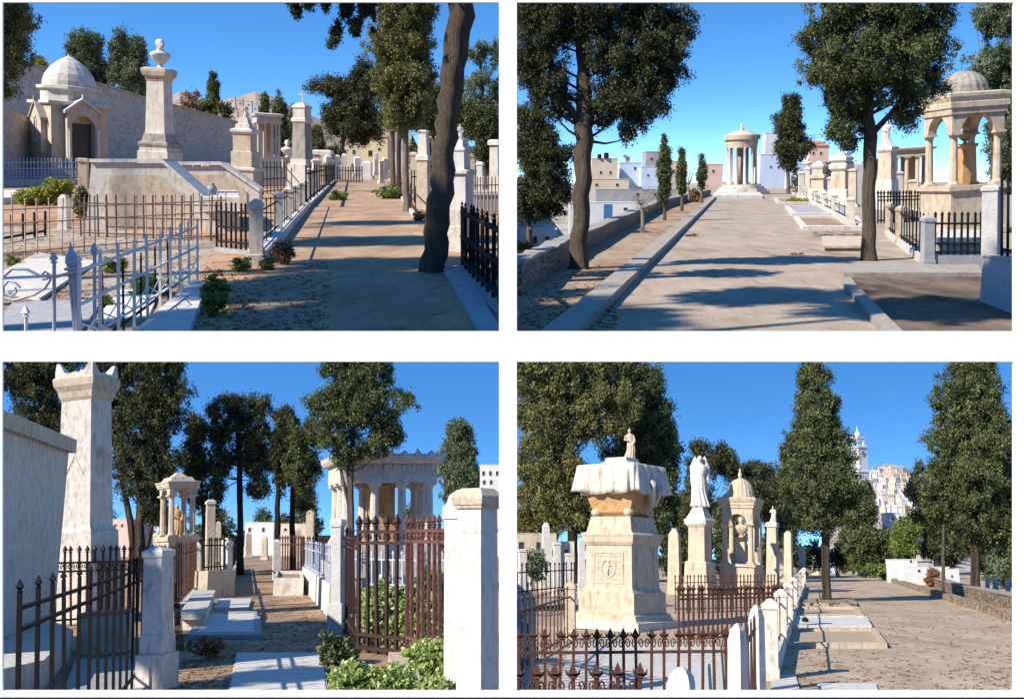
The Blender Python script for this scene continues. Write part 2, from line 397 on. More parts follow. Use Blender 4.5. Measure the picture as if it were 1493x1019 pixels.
# ---------------------------------------------------------------- foliage
NP = np.random.RandomState(11)
def leaves(name, root, C, leaf, mat, elong=1.5, cull=True, up=0):
    """C: Nx3 leaf centres in the root's px units -> one mesh of small leaf quads"""
    if cull:
        Mw = np.array(root.Mw); W = C @ Mw[:3, :3].T + Mw[:3, 3]
        X = CX+W[:, 0]/W[:, 1]*F; Y = CY-(W[:, 2]-EYE.z)/W[:, 1]*F; c = root.P.clip
        C = C[(X > c[0]) & (X < c[2]) & (Y > c[1]) & (Y < c[3])]
    n = len(C)
    if n == 0: return None
    a = NP.normal(size=(n, 3)); a[:, 2] += up; a /= np.linalg.norm(a, axis=1)[:, None]
    b = NP.normal(size=(n, 3)); b -= (a*b).sum(1)[:, None]*a; b /= np.linalg.norm(b, axis=1)[:, None]
    s = leaf*NP.uniform(.6, 1.4, n)[:, None]*.5
    a = a*s*elong; b = b*s*.75
    V = np.stack([C-a, C+b*1.0, C+a, C-b*1.0], 1).reshape(-1, 3)
    me = bpy.data.meshes.new(name); me.vertices.add(4*n); me.loops.add(4*n); me.polygons.add(n)
    me.vertices.foreach_set('co', V.ravel().astype(np.float32)); me.loops.foreach_set('vertex_index', np.arange(4*n, dtype=np.int32))
    me.polygons.foreach_set('loop_start', np.arange(0, 4*n, 4, dtype=np.int32)); me.polygons.foreach_set('loop_total', np.full(n, 4, dtype=np.int32))
    me.update(calc_edges=True); me.materials.append(mat)
    o = bpy.data.objects.new(name, me); COL.objects.link(o); o.parent = S_(root); return o
def cloud(root, blobs, dens=1.0, clump=8, per=55, abs_=True, vert=1.0, shell=.35):
    out = []; cen = []
    for bl in blobs:
        x0, y0, x1, y1 = bl[:4]; dep = bl[4] if len(bl) > 4 else .85
        if abs_:
            ax, az = root.rel(x0, y1); bx, bz = root.rel(x1, y0)
        else: ax, az, bx, bz = x0, y0, x1, y1
        c = np.array([(ax+bx)/2, 0, (az+bz)/2]); r = np.array([(bx-ax)/2, (bx-ax)/2*dep, (bz-az)/2])
        r = np.maximum(r-clump*.3, clump*.3)
        k = max(3, int(dens*4.6*r[0]*r[2]*math.pi/(clump*clump*2.2)))
        d = NP.normal(size=(k, 3)); d /= np.linalg.norm(d, axis=1)[:, None]
        q = (shell+(1-shell)*NP.uniform(0, 1, k)**.55)[:, None]
        cc = c+d*r*q; cen.append(cc)
        rc = clump*NP.uniform(.45, 1.15, k)
        d2 = d; wob = 1+.13*np.sin(d2[:, 0]*5+bl[0])+.10*np.sin(d2[:, 2]*7+bl[1])+.09*np.sin(d2[:, 1]*9+bl[2]); out_ = NP.uniform(0, 1, k) > .9
        cc = c+d*r*q*(wob*np.where(out_, 1.16, 1.0))[:, None]; cen[-1] = cc
        for j in range(k):
            m = int(per*(rc[j]/clump)**1.5)+4
            out.append(cc[j]+NP.normal(size=(m, 3))*rc[j]*np.array([.5, .5, .5*vert]))
    return np.concatenate(out), np.concatenate(cen)
def tree(P, name, label, px, py, trunk, blobs, mat=None, leaf=3.2, dens=1.0, clump=8, per=135, limbs=14, bmat=None, group=None, vert=1.2, Y=None, seed=None, cull=True, pos=None, cat='tree', abs_=True, extra=(), up=0, shell=.35):
    """trunk: [(px, py, half width)...] in picture pixels; blobs: boxes of the crown in picture pixels"""
    r = Root(P, name, label, cat, px, py, group=group, Y=Y, pos=pos)
    C, cen = cloud(r, blobs, dens, clump, per, abs_, vert, shell)
    mb = MB(); pts = []; rad = []
    for x, y, w in trunk:
        if abs_: a, z = r.rel(x, y)
        else: a, z = x, y
        pts.append(Vector((a, 0, z))); rad.append(w)
    fine = []; fr = []
    for i in range(len(pts)-1):
        for k in range(4):
            t = k/4; fine.append(pts[i].lerp(pts[i+1], t)+Vector((random.uniform(-.2, .2), random.uniform(-.2, .2), 0))*rad[i]*(1 if i+k else 0)); fr.append((rad[i]*(1-t)+rad[i+1]*t)*random.uniform(.95, 1.05))
    fine.append(pts[-1]); fr.append(rad[-1])
    fr[0] *= 1.18
    fine.insert(0, fine[0]-Vector((0, 0, rad[0]*1.5))); fr.insert(0, fr[0]*1.15)
    mb.tube(fine, fr, 12); mb.build('trunk', bmat or BARK, r, True)
    if limbs:
        lb = MB()
        sel = cen[NP.choice(len(cen), min(limbs, len(cen)), replace=False)]
        for c in sel:
            c = Vector(c); k = min(range(len(fine)), key=lambda i: abs(fine[i].z-(c.z-abs(c.x-fine[i].x)*.7)))
            k = max(k, len(fine)//2); s0 = fine[k]; w = max(fr[k]*.2, .45)
            mid = s0.lerp(c, .5)+Vector((0, 0, -(c-s0).length*.08))
            q = [s0, s0.lerp(mid, .5), mid, mid.lerp(c, .5), c]
            if cull:
                xy = [r.Mw @ v for v in q]; ok = all(P.clip[0]+4 < CX+v.x/v.y*F < P.clip[2]-4 and P.clip[1]+4 < CY-(v.z-EYE.z)/v.y*F < P.clip[3] for v in xy)
                if not ok: continue
            lb.tube(q, [w, w*.8, w*.6, w*.4, w*.15], 6)
        for e in extra: lb.tube([Vector((*[r.rel(x, y)[0]], 0, r.rel(x, y)[1])) for x, y, w in e], [w for x, y, w in e], 8)
        if lb.v: lb.build('limbs', bmat or BARK, r, True)
    leaves('crown', r, C, leaf*.62, mat or L_CYP, 1.7, cull, .9 if 'cypress' in name else up)
    return r
def bush(P, name, label, px, py, blobs, mat, leaf=3, dens=1.2, clump=6, per=40, group=None, cat='bush', vert=.9, Y=None, stems=5, up=0):
    r = Root(P, name, label, cat, px, py, group=group, Y=Y)
    C, cen = cloud(r, blobs, dens, clump, per, True, vert, .2)
    C = C[C[:, 2] > -1]
    leaves('foliage', r, C, leaf, mat, 1.3, True, up)
    mb = MB()
    for c in cen[:stems]: mb.tube([(c[0]*.2, 0, -1), (c[0]*.6, c[1]*.5, max(c[2], 1)*.5), tuple(c)], [.9, .7, .3], 5)
    mb.build('stem', TWIG, r); return r

# ---------------------------------------------------------------- monuments
def monument(P, name, label, px, py, yaw, secs, mat=None, cat='monument', group=None, Y=None, dr=1.0):
    """secs: (part name, [(pixel row, apparent width px), ...], material)"""
    r = Root(P, name, label, cat, px, py, face(px, yaw), group=group, Y=Y)
    k = abs(math.cos(R(yaw)))+abs(math.sin(R(yaw)))*dr; r.k = k
    for s in secs:
        mb = MB()
        mb.sq([(r.z(y), w/2/k) for y, w in s[1]], dr=dr); mb.build(s[0], s[2] if len(s) > 2 else (mat or MARBLE), r)
    return r
def bust(P, label, px, py, ytop, Y, mat=None, yaw=0, wide=1.0, name='bust'):
    """head, neck, shoulders and turned foot as one carved piece"""
    r = Root(P, name, label, 'bust', px, py, face(px, yaw), Y=Y); H = r.z(ytop); mb = MB(); w = H*.36*wide
    mb.lathe([(0, H*.13), (H*.06, H*.13), (H*.09, H*.07), (H*.17, H*.06), (H*.2, H*.1)], 12)
    mb.lathe([(H*.14, H*.09), (H*.2, w*.5), (H*.3, w*.78), (H*.42, w*1.0), (H*.5, w*1.0), (H*.56, w*.7), (H*.6, H*.13), (H*.7, H*.1)], 20, sy=.62)
    mb.ell((0, -H*.06, H*.38), (w*.6, H*.12, H*.13))
    mb.ell((0, -H*.01, H*.81), (H*.14, H*.16, H*.185)); mb.ell((0, -H*.1, H*.72), (H*.085, H*.08, H*.08))
    mb.ell((0, -H*.17, H*.80), (H*.025, H*.05, H*.05)); mb.ell((0, H*.03, H*.87), (H*.155, H*.16, H*.13))
    mb.ell((-H*.14, 0, H*.8), (H*.02, H*.03, H*.045)); mb.ell((H*.14, 0, H*.8), (H*.02, H*.03, H*.045))
    mb.build('carving', mat or MARBLE, r, True, remesh=max(H*.022, .35)); return r
def draped_figure(P, label, px, py, ytop, Y, mat=None, yaw=0, w=.2, name='statue', arm=True, sway=.05, wings=False):
    r = Root(P, name, label, 'statue', px, py, face(px, yaw), Y=Y); H = r.z(ytop); mb = MB()
    def fold(z, rx, ry, cx=0, k=11, a=.13, ph=0):
        return [(cx+rx*(1+a*math.sin(k*t+ph))*math.cos(t), ry*(1+a*math.sin(k*t+ph))*math.sin(t), z) for t in [2*math.pi*i/44 for i in range(44)]]
    mb.rings([fold(0, H*w*.95, H*w*.7), fold(H*.06, H*w*.85, H*w*.62, .0), fold(H*.3, H*w*.68, H*w*.5, sway*H, ph=.6), fold(H*.5, H*w*.6, H*w*.42, sway*H*.8, ph=1, a=.08), fold(H*.6, H*w*.46, H*w*.36, sway*H*.4, a=.05),
              fold(H*.72, H*w*.6, H*w*.4, 0, a=.05), fold(H*.79, H*w*.62, H*w*.34, 0, a=.03), fold(H*.83, H*w*.3, H*w*.2, 0, a=0)])
    mb.tube([(0, 0, H*.8), (0, 0, H*.88)], [H*.045, H*.04], 10); mb.ell((0, -H*.01, H*.925), (H*.052, H*.062, H*.075)); mb.ell((0, H*.02, H*.93), (H*.06, H*.06, H*.065))
    mb.ell((0, -H*.072, H*.915), (H*.012, H*.02, H*.02))
    if wings:
        for s_ in (-1, 1): mb.tube([(s_*H*w*.25, H*.06, H*.8), (s_*H*w*.4, H*.1, H*.96), (s_*H*w*.62, H*.1, H*.78), (s_*H*w*.66, H*.09, H*.5), (s_*H*w*.6, H*.06, H*.2)], [H*.045, H*.055, H*.075, H*.06, H*.02], 8)
    if arm:
        mb.tube([(-H*w*.6, 0, H*.77), (-H*w*.78, -H*.03, H*.62), (-H*w*.3, -H*.14, H*.6)], [H*.045, H*.038, H*.028], 8)
        mb.tube([(H*w*.6, 0, H*.77), (H*w*.85, -H*.02, H*.6), (H*w*.6, -H*.1, H*.48)], [H*.045, H*.038, H*.028], 8)
        for k in range(5): mb.tube([(-H*w*.3, -H*.14, H*.6+k*H*.006-.01*H), (-H*w*.3+H*.035, -H*.15, H*.605+k*H*.008-.015*H)], H*.006, 5)
    mb.build('carving', mat or MARBLE, r, True, remesh=max(H*.014, .35)); return r
def column(mb, x, y, z0, z1, r, cap=True):
    h = z1-z0
    mb.box(x-r*1.35, x+r*1.35, y-r*1.35, y+r*1.35, z0, z0+r*.5)
    mb.lathe([(z0+r*.5, r*1.3), (z0+r*.9, r*1.2), (z0+r*1.1, r), (z1-r*1.3, r*.84), (z1-r*1.1, r*.95), (z1-r*.5, r*1.25)], 16, x, y, .06)
    mb.box(x-r*1.4, x+r*1.4, y-r*1.4, y+r*1.4, z1-r*.5, z1)
def temple(P, label, px, py, yaw, hx, hy, ysty, yent, ytop, nx, ny, cr, mat=None, name='temple_tomb', base_mat=None, ante=0, cella=True, roofh=.35, group=None):
    """open columned tomb; hx, hy half plan in px; rows: top of steps, top of columns, top of cornice"""
    r = Root(P, name, label, 'tomb', px, py, face(px, yaw), group=group); mat = mat or MARBLE
    zs, ze, zt = r.z(ysty), r.z(yent), r.z(ytop)
    m = MB(); k = max(zs, 1)
    for i in range(3): e = (2-i)*cr*1.1; m.box(-hx-e, hx+e, -hy-e, hy+e, (-2 if i == 0 else k*i/3+.02), k*(i+1)/3)
    m.build('steps', base_mat or mat, r)
    done = set()
    for i in range(nx):
        for j in range(ny):
            if 0 < i < nx-1 and 0 < j < ny-1: continue
            x = -hx+cr*1.5+(2*hx-3*cr)*i/(nx-1); y = -hy+cr*1.5+(2*hy-3*cr)*j/(ny-1)
            m = MB(); column(m, x, y, zs+.02, ze, cr); m.build('column', mat, r, False)
    h = zt-ze
    m = MB()
    for x0, x1, y0, y1 in ((-hx, hx, -hy, -hy+cr*3), (-hx, hx, hy-cr*3, hy), (-hx, -hx+cr*3, -hy+cr*3, hy-cr*3), (hx-cr*3, hx, -hy+cr*3, hy-cr*3)):
        m.box(x0, x1, y0, y1, ze+.02, ze+h*.3)
    m.box(-hx+.4, hx-.4, -hy+.4, hy-.4, ze+h*.3+.01, ze+h*.66); m.build('entablature', mat, r)
    n = max(4, int(hx*2/(h*.35)))
    for i in range(n):
        d = MB(); x = -hx+(i+.5)*2*hx/n; d.box(x-h*.07, x+h*.07, -hy-h*.06, -hy+.3, ze+h*.42, ze+h*.64); d.build('triglyph', mat, r)
    m = MB(); e = cr*1.3
    m.rings([[(-hx-a, -hy-a, z), (hx+a, -hy-a, z), (hx+a, hy+a, z), (-hx-a, hy+a, z)] for z, a in ((ze+h*.67, 0), (ze+h*.72, e*.7), (ze+h*.84, e), (zt, e*1.15), (zt+h*roofh*.3, -hx*.2))]); m.build('cornice', mat, r)
    if ante:
        m = MB()
        for i in range(ante):
            x = -hx-e+(2*hx+2*e)*i/(ante-1); m.sq([(zt-.5, h*.09), (zt+h*.09, h*.10), (zt+h*.17, h*.03)], x, -hy-e*.8)
        for j in range(1, 4): m.sq([(zt-.5, h*.09), (zt+h*.09, h*.10), (zt+h*.17, h*.03)], hx+e*.8, -hy+2*hy*j/4)
        m.build('antefixes', mat, r)
    if cella: MB().box(-hx*.25, hx*.3, hy*.1, hy*.6, zs+.02, ze-.5).build('inner_chamber', OCHRE, r)
    return r
def kiosk(P, label, px, py, yaw, W, ybt, yspr, yent, yct, ydome, mat=None, ribs=True, name='domed_canopy_tomb', dw=.62, basew=1.0, cw=1.22, inner=None, colr=.075, pyr=False, group=None, dmat=None):
    """base block, four corner columns with round arches between, cornice and dome; rows in pixels"""
    r = Root(P, name, label, 'tomb', px, py, face(px, yaw), group=group); mat = mat or MARBLE
    k = abs(math.cos(R(yaw)))+abs(math.sin(R(yaw))); h = W/2/k
    zb, zp, ze, zc, zd = [r.z(v) for v in (ybt, yspr, yent, yct, ydome)]
    if zb > 2: MB().sq([(-2, h*basew*1.05), (zb*.1, h*basew*1.05), (zb*.11, h*basew), (zb*.9, h*basew), (zb*.91, h*basew*1.1), (zb, h*basew*1.1)]).build('base_block', mat, r)
    cr = W*colr
    for sx in (-1, 1):
        for sy in (-1, 1):
            m = MB(); column(m, sx*(h-cr*1.4), sy*(h-cr*1.4), max(zb, 0)+.02, zp, cr); m.build('column', mat, r)
    m = MB(); q = h-cr*.4
    for a in (0, 90, 180, 270):
        m.tf = Matrix.Rotation(R(a), 4, 'Z')
        x = h-cr*2.6; m.arch(-x, x, zp+.02, ze, -q, -q+cr*2, 12)
        for sg in (-1, 1): m.box(min(sg*x, sg*(q-.01*a)), max(sg*x, sg*(q-.01*a)), -q+.05, -q+cr*2-.05, zp+.02, ze-.02)
    m.build('arches', mat, r)
    hh = zc-ze; g = h*cw
    MB().sq([(ze+.03, h*1.0), (ze+hh*.3, h*1.02), (ze+hh*.32, h*1.06), (ze+hh*.55, h*1.06), (ze+hh*.6, g*.95), (ze+hh*.85, g), (zc, g), (zc+hh*.08, g*.8)]).build('cornice', mat, r)
    MB().box(-h*.9, h*.9, -h*.9, h*.9, ze-cr*.5, ze).build('ceiling', inner or OCHRE, r)
    m = MB(); rd = h*dw*1.3; z0 = zc+hh*.08; hd = zd-z0
    if pyr: m.sq([(z0, g*.75), (z0+hd*.45, g*.6), (z0+hd*.5, g*.4), (zd, g*.12)])
    else: m.lathe([(z0, rd*1.06), (z0+hd*.12, rd*1.06), (z0+hd*.13, rd)]+[(z0+hd*(.13+.87*math.sin(t)), max(rd*math.cos(t), .3)) for t in [R(a) for a in (12, 25, 38, 51, 64, 77, 89)]], 40 if ribs else 24, flute=.035 if ribs else 0)
    m.build('dome' if not pyr else 'roof', dmat or mat, r, False); return r
def cross(P, label, px, py, ytop, Y, w, mat=None):
    r = Root(P, 'stone_cross', label, 'cross', px, py, 0, Y=Y); H = r.z(ytop); m = MB()
    m.box(-w, w, -w, w, 0, H).box(-H*.28, H*.28, -w*.8, w*.8, H*.62, H*.62+w*2); m.build('cross_arms', mat or MARBLE, r); return r
def house(P, label, px, py, Y, x0, x1, ytop, depth, mat, wins=(), yaw=0, roof=None, name='house', door=None, cat='house', group=None):
    """flat roofed house: front from pixel x0 to x1; wins: (x, y, half w, half h) in pixels"""
    r = Root(P, name, label, cat, px, py, yaw, Y=Y, group=group, lean=0)
    a, b = r.rel(x0, py)[0], r.rel(x1, py)[0]; H = r.z(ytop)
    MB().box(a, b, 0, depth, -(40 if not P.top else 6), H).build('wall', mat, r)
    MB().box(a-.4, b+.4, -.4, depth+.4, H+.02, H+1.1).build('roof' if not roof else 'eaves', mat, r)
    if roof: MB().sq([(H+1.12, (b-a)/2+1.5), (H+roof, (b-a)*.12)], (a+b)/2, depth/2, max(.4, depth/(b-a))).build('roof', ROOF, r)
    for x, y, w, h in wins:
        cx, cz = r.rel(x, y); m = MB(); m.box(cx-w-.5, cx+w+.5, -.35, .1, cz-h-.5, cz-h).box(cx-w-.5, cx+w+.5, -.35, .1, cz+h, cz+h+.5).box(cx-w-.5, cx-w, -.35, .1, cz-h, cz+h).box(cx+w, cx+w+.5, -.35, .1, cz-h, cz+h)
        f = m.build('window', mat, r); MB().box(cx-w, cx+w, -.12, .1, cz-h, cz+h).build('pane', DARKW, f)
    if door:
        x, y0, y1, w, dm = door; cx, za = r.rel(x, y1); zb = r.rel(x, y0)[1]
        MB().box(cx-w, cx+w, -.4, .1, za, zb).build('door', dm, r)
    return r
# ================================================================ light, sky, camera
sd = Vector((math.sin(R(SUN_AZ))*math.cos(R(SUN_EL)), math.cos(R(SUN_AZ))*math.cos(R(SUN_EL)), math.sin(R(SUN_EL))))
sl = bpy.data.lights.new('sun', 'SUN'); sl.energy = 4.8; sl.angle = R(.5); sl.color = (1, .91, .78)
so = bpy.data.objects.new('sun', sl); COL.objects.link(so); so.rotation_euler = sd.to_track_quat('Z', 'Y').to_euler(); so.location = (0, 0, 50)
w = bpy.data.worlds.new('World'); SC.world = w; w.use_nodes = True; nt = w.node_tree
bg = nt.nodes['Background']; bg.inputs['Strength'].default_value = SKYSTR
sk = nt.nodes.new('ShaderNodeTexSky'); sk.sky_type = 'NISHITA'; sk.sun_disc = False
sk.sun_elevation = R(SUN_EL); sk.sun_rotation = R(SUN_AZ); sk.altitude = 300; sk.dust_density = 0; sk.ozone_density = 3.5; sk.air_density = 1.0
tc = nt.nodes.new('ShaderNodeTexCoord'); sep = nt.nodes.new('ShaderNodeSeparateXYZ'); nt.links.new(tc.outputs['Generated'], sep.inputs[0])
gt = nt.nodes.new('ShaderNodeMath'); gt.operation = 'GREATER_THAN'; gt.inputs[1].default_value = 0.0; nt.links.new(sep.outputs['Z'], gt.inputs[0])
vr = []
for P in (TL, BR):
    v = nt.nodes.new('ShaderNodeVectorRotate'); v.rotation_type = 'X_AXIS'; v.inputs['Angle'].default_value = -P.pitch
    nt.links.new(tc.outputs['Generated'], v.inputs['Vector']); vr.append(v)
mx = nt.nodes.new('ShaderNodeMix'); mx.data_type = 'VECTOR'; nt.links.new(gt.outputs[0], mx.inputs[0])
nt.links.new(vr[1].outputs[0], mx.inputs[4]); nt.links.new(vr[0].outputs[0], mx.inputs[5])
ml = nt.nodes.new('ShaderNodeVectorMath'); ml.operation = 'MULTIPLY'; ml.inputs[1].default_value = (1, 1, 3.4); nt.links.new(mx.outputs[1], ml.inputs[0])
ad = nt.nodes.new('ShaderNodeVectorMath'); ad.operation = 'ADD'; ad.inputs[1].default_value = (0, 0, .13); nt.links.new(ml.outputs[0], ad.inputs[0])
nm = nt.nodes.new('ShaderNodeVectorMath'); nm.operation = 'NORMALIZE'; nt.links.new(ad.outputs[0], nm.inputs[0])
nt.links.new(nm.outputs[0], sk.inputs['Vector'])
hs = nt.nodes.new('ShaderNodeHueSaturation'); hs.inputs['Saturation'].default_value = 1.25; hs.inputs['Value'].default_value = 1.25; hs.inputs['Hue'].default_value = .5
nt.links.new(sk.outputs[0], hs.inputs['Color']); nt.links.new(hs.outputs[0], bg.inputs['Color'])
cd = bpy.data.cameras.new('camera'); cam = bpy.data.objects.new('camera', cd); COL.objects.link(cam); SC.camera = cam
cam.location = EYE; cam.rotation_euler = (R(90), 0, 0); cd.sensor_width = 36; cd.lens = F*36/1493; cd.clip_start = .1; cd.clip_end = 80000
SC.view_settings.view_transform = 'Standard'; SC.view_settings.look = 'None'; SC.view_settings.exposure = EXPO; SC.view_settings.gamma = 1

# ================================================================ white board standing in for the borders of the views, places lie beyond
YW = 2.4
def wx(px): return (px-CX)/F*YW
def wz(py): return EYE.z-(py-CY)/F*YW
wall = bpy.data.objects.new('window_wall', None); COL.objects.link(wall); wall.location = (0, YW, EYE.z)
tag(wall, 'plain white wall with four large rectangular openings two above two', 'wall')
m = MB(); t = .006
xs = [-900, 3.5, 727.5, 753.5, 1477.5, 2400]; ys = [-120, 4, 482.7, 527.3, 1006.5, 1016]
def bar(x0, x1, y0, y1): m.box(wx(x0), wx(x1), 0, t, wz(y1)-EYE.z, wz(y0)-EYE.z)
bar(xs[0], xs[5], ys[0], ys[1]); bar(xs[0], xs[5], ys[2], ys[3]); bar(xs[0], xs[5], ys[4], ys[5])
for y0, y1 in ((ys[1], ys[2]), (ys[3], ys[4])):
    for x0, x1 in ((xs[0], xs[1]), (xs[2], xs[3]), (xs[4], xs[5])): bar(x0, x1, y0, y1)
WP = flat('wall_white', (.93, .93, .93), (.94, .94, .94), 2, .9, bm=0, spec=.1)
m.build('board', WP, wall)
m = MB(); m.box(wx(-900), wx(2400), -.003, t, wz(1030)-EYE.z, wz(1016.2)-EYE.z); m.build('skirting', BLACK, wall)  # thin black strip for the dark line under the views

# ================================================================ grounds
G_TL = ground('trodden_earth', (.27, .155, .085), (.47, .30, .18), (.19, .09, .04), 16, 1.0, .56)
G_TR = ground('pale_grit', (.25, .195, .145), (.40, .33, .26), (.19, .13, .085), 16, 1.0, .58)
G_STR = ground('strip_earth', (.22, .155, .10), (.37, .28, .20), (.22, .11, .05), 16, 1.2, .5)
G_SOIL = ground('dark_soil', (.09, .065, .045), (.20, .15, .11), (.06, .04, .03), 16, 1.4, .5)
G_BL = ground('leaf_littered_earth', (.20, .125, .075), (.42, .29, .19), (.12, .07, .04), 1, 1.2, .52)
G_BR = ground('sandy_grit', (.29, .22, .15), (.45, .36, .265), (.27, .175, .10), 1, 1.0, .55)
G_BRS = ground('verge_earth', (.25, .18, .12), (.38, .29, .2), (.2, .12, .07), 1, 1.0, .5)
G_PATH = ground('path_grit', (.24, .155, .095), (.42, .29, .19), (.16, .085, .045), 16, .9, .55)
G_STN = ground('stony_plot', (.26, .20, .145), (.42, .36, .29), (.24, .13, .07), 16, 1.6, .5)
G_LOW = ground('low_land', (.30, .26, .22), (.42, .38, .33), (.16, .16, .10), 16, .1, .5)
struct_poly(TL, 'ground', [(-300, 500), (738, 500), (738, 241.2), (-300, 241.2)], G_TL)
struct_poly(TL, 'path', [(318, 500), (652, 500), (628, 400), (600, 312), (566, 256), (500, 256), (445, 320), (395, 400)], G_PATH, .004, jag=.09)
struct_poly(TL, 'ground', [(-200, 500), (200, 500), (290, 412), (318, 352), (120, 330), (-200, 330)], G_STN, .004, jag=.05)
struct_poly(TR, 'ground', [(744, 500), (744, 431), (832, 373), (960, 306), (1035, 284), (1035, 265.2), (1700, 265.2), (1700, 500)], G_TR)
struct_poly(TR, 'planting_strip', [(744, 500), (800, 500), (1042, 285), (1034, 285), (960, 306), (832, 374), (744, 432)], G_STR, .004)
struct_poly(TR, 'ground', [(1240, 404), (1650, 404), (1650, 500), (1310, 500)], G_SOIL, .004)
lo = [TR.g(x, y, -8*16) for x, y in ((744, 440), (744, 266.5), (1140, 266.5), (1140, 440))]
me = bpy.data.meshes.new('low_ground'); me.from_pydata([tuple(v) for v in lo], [], [(0, 1, 2, 3)]); me.materials.append(G_LOW)
o = bpy.data.objects.new('low_ground', me); COL.objects.link(o); o.matrix_world = TR.M; tag(o, kind='structure')
struct_poly(BL, 'ground', [(-300, 1280), (739, 1280), (739, 780), (-300, 780)], G_BL)
struct_poly(BR, 'ground', [(743, 1280), (1800, 1280), (1800, 814.5), (743, 814.5)], G_BR)
struct_poly(BR, 'verge', [(1800, 1000), (1540, 926), (1400, 881), (1300, 849), (1240, 830), (1320, 836), (1400, 866), (1540, 903), (1800, 960)], G_BRS, .004)
def hill(P, name, pts, Y0, Y1, mat):
    """ridge whose crest passes the pixels pts at depth Y1, its foot on the ground at Y0"""
    v = []; f = []; n = len(pts); K = 7
    for x, y in pts:
        c = P.at(x, y, Y1); b = Vector((c.x*Y0/Y1, Y0, 0))
        for k in range(K):
            t = k/(K-1); q = b.lerp(c, t); q.z = c.z*(t**1.2)+(random.uniform(-.03, .03)*c.z if 0 < k < K-1 else 0); v.append(tuple(q))
        v.append((c.x*1.1, Y1*1.3, 0))
    m_ = K+1
    for i in range(n-1):
        for k in range(K): f.append((i*m_+k, (i+1)*m_+k, (i+1)*m_+k+1, i*m_+k+1))
    me = bpy.data.meshes.new(name); me.from_pydata(v, [], f); me.materials.append(mat); me.update()
    o = bpy.data.objects.new(name, me); COL.objects.link(o); o.matrix_world = P.M; tag(o, kind='structure'); return o
G_HILL = ground('dry_hillside', (.24, .19, .16), (.34, .28, .24), (.13, .12, .08), 16, .03, .5)
G_HILL2 = ground('built_hillside', (.36, .30, .27), (.48, .42, .38), (.22, .2, .14), 1, .3, .5)
hill(TL, 'hill', [(190, 180), (230, 150), (262, 134), (290, 142), (318, 147), (345, 143), (372, 134), (395, 140), (430, 158), (470, 176), (520, 186), (600, 195)], 9000, 14000, G_HILL)
def pebbles(P, name, region, n, s, mat, lab, dark=False):
    """loose stones and dry bits lying on the ground inside a pixel quad"""
    v = []; f = []
    for _ in range(n):
        a, b = random.random(), random.random()
        x = region[0]+(region[2]-region[0])*a; y = region[1]+(region[3]-region[1])*b**.8
        g = P.g(x, y); r0 = s*P.S*random.uniform(.4, 1.5); k = len(v); t = random.uniform(0, 6.3)
        for j in range(4): v.append((g.x+r0*math.cos(t+j*1.57)*random.uniform(.6, 1.2), g.y+r0*math.sin(t+j*1.57)*random.uniform(.6, 1.2), -.001*P.S))
        v.append((g.x, g.y, r0*random.uniform(.4, .8)))
        f += [(k+j, k+(j+1) % 4, k+4) for j in range(4)]
    me = bpy.data.meshes.new(name); me.from_pydata(v, [], f); me.materials.append(mat)
    o = bpy.data.objects.new(name, me); COL.objects.link(o); o.matrix_world = P.M; tag(o, lab, 'loose stones', kind='stuff')
STN = stone('loose_stone', (.20, .15, .11), (.45, .37, .29), (.1, .08, .06), 1.5, .5, streak=False)
pebbles(TL, 'loose_stones', (300, 300, 660, 495), 1500, .016, STN, 'loose stones and dry bits scattered over the shaded earth path')
pebbles(TR, 'loose_stones', (850, 290, 1300, 495), 1800, .014, STN, 'small loose stones scattered over the pale gravel avenue')
pebbles(BL, 'loose_stones', (255, 860, 500, 1040), 1500, .014, STN, 'loose stones and leaf litter along the narrow grave path')
pebbles(BR, 'loose_stones', (1130, 840, 1478, 1040), 1800, .014, STN, 'small stones scattered over the sandy avenue')
SUNL = lambda P: P.Rm.to_3x3().inverted() @ sd
def offtree(P, tx, ty, t, rad, label, up=None, dens=1.0, mat=None):
    """a tree outside the views whose crown shades the ground pixel (tx, ty); t metres towards the sun"""
    c = P.g(tx, ty)+SUNL(P)*t*P.S; u = P.S*.03
    r = Root(P, 'cypress_tree', label, 'tree', 0, 0, pos=(c.x, c.y, 0), lean=0); k = P.S*.03
    r.M0 = Matrix.Translation(r.W) @ P.Rm @ Matrix.Scale(k, 4); r.Mw = r.M0.copy(); r.M0i = r.M0.inverted(); r.o.matrix_world = r.Mw; r.u = k
    z = c.z/k; q = rad*P.S/k
    C, cen = cloud(r, [(-q, z-q*1.1, q, z+q*1.1)], dens, 11, 40, False, 1.2, .1)
    m = MB(); m.tube([(0, 0, -3), (1, 0, z*.5), (0, 0, z+q*.6)], [q*.14, q*.1, q*.03], 10); m.build('trunk', BARK, r, True)
    m = MB()
    for cc in cen[:12]: m.tube([(0, 0, z-q*.8), tuple(Vector(cc)*.5+Vector((0, 0, z*.5-q*.2))), tuple(cc)], [q*.05, q*.035, q*.01], 5)
    m.build('limbs', BARK, r, True)
    leaves('crown', r, C, 8.5, mat or L_CYP, 1.5, False); return r
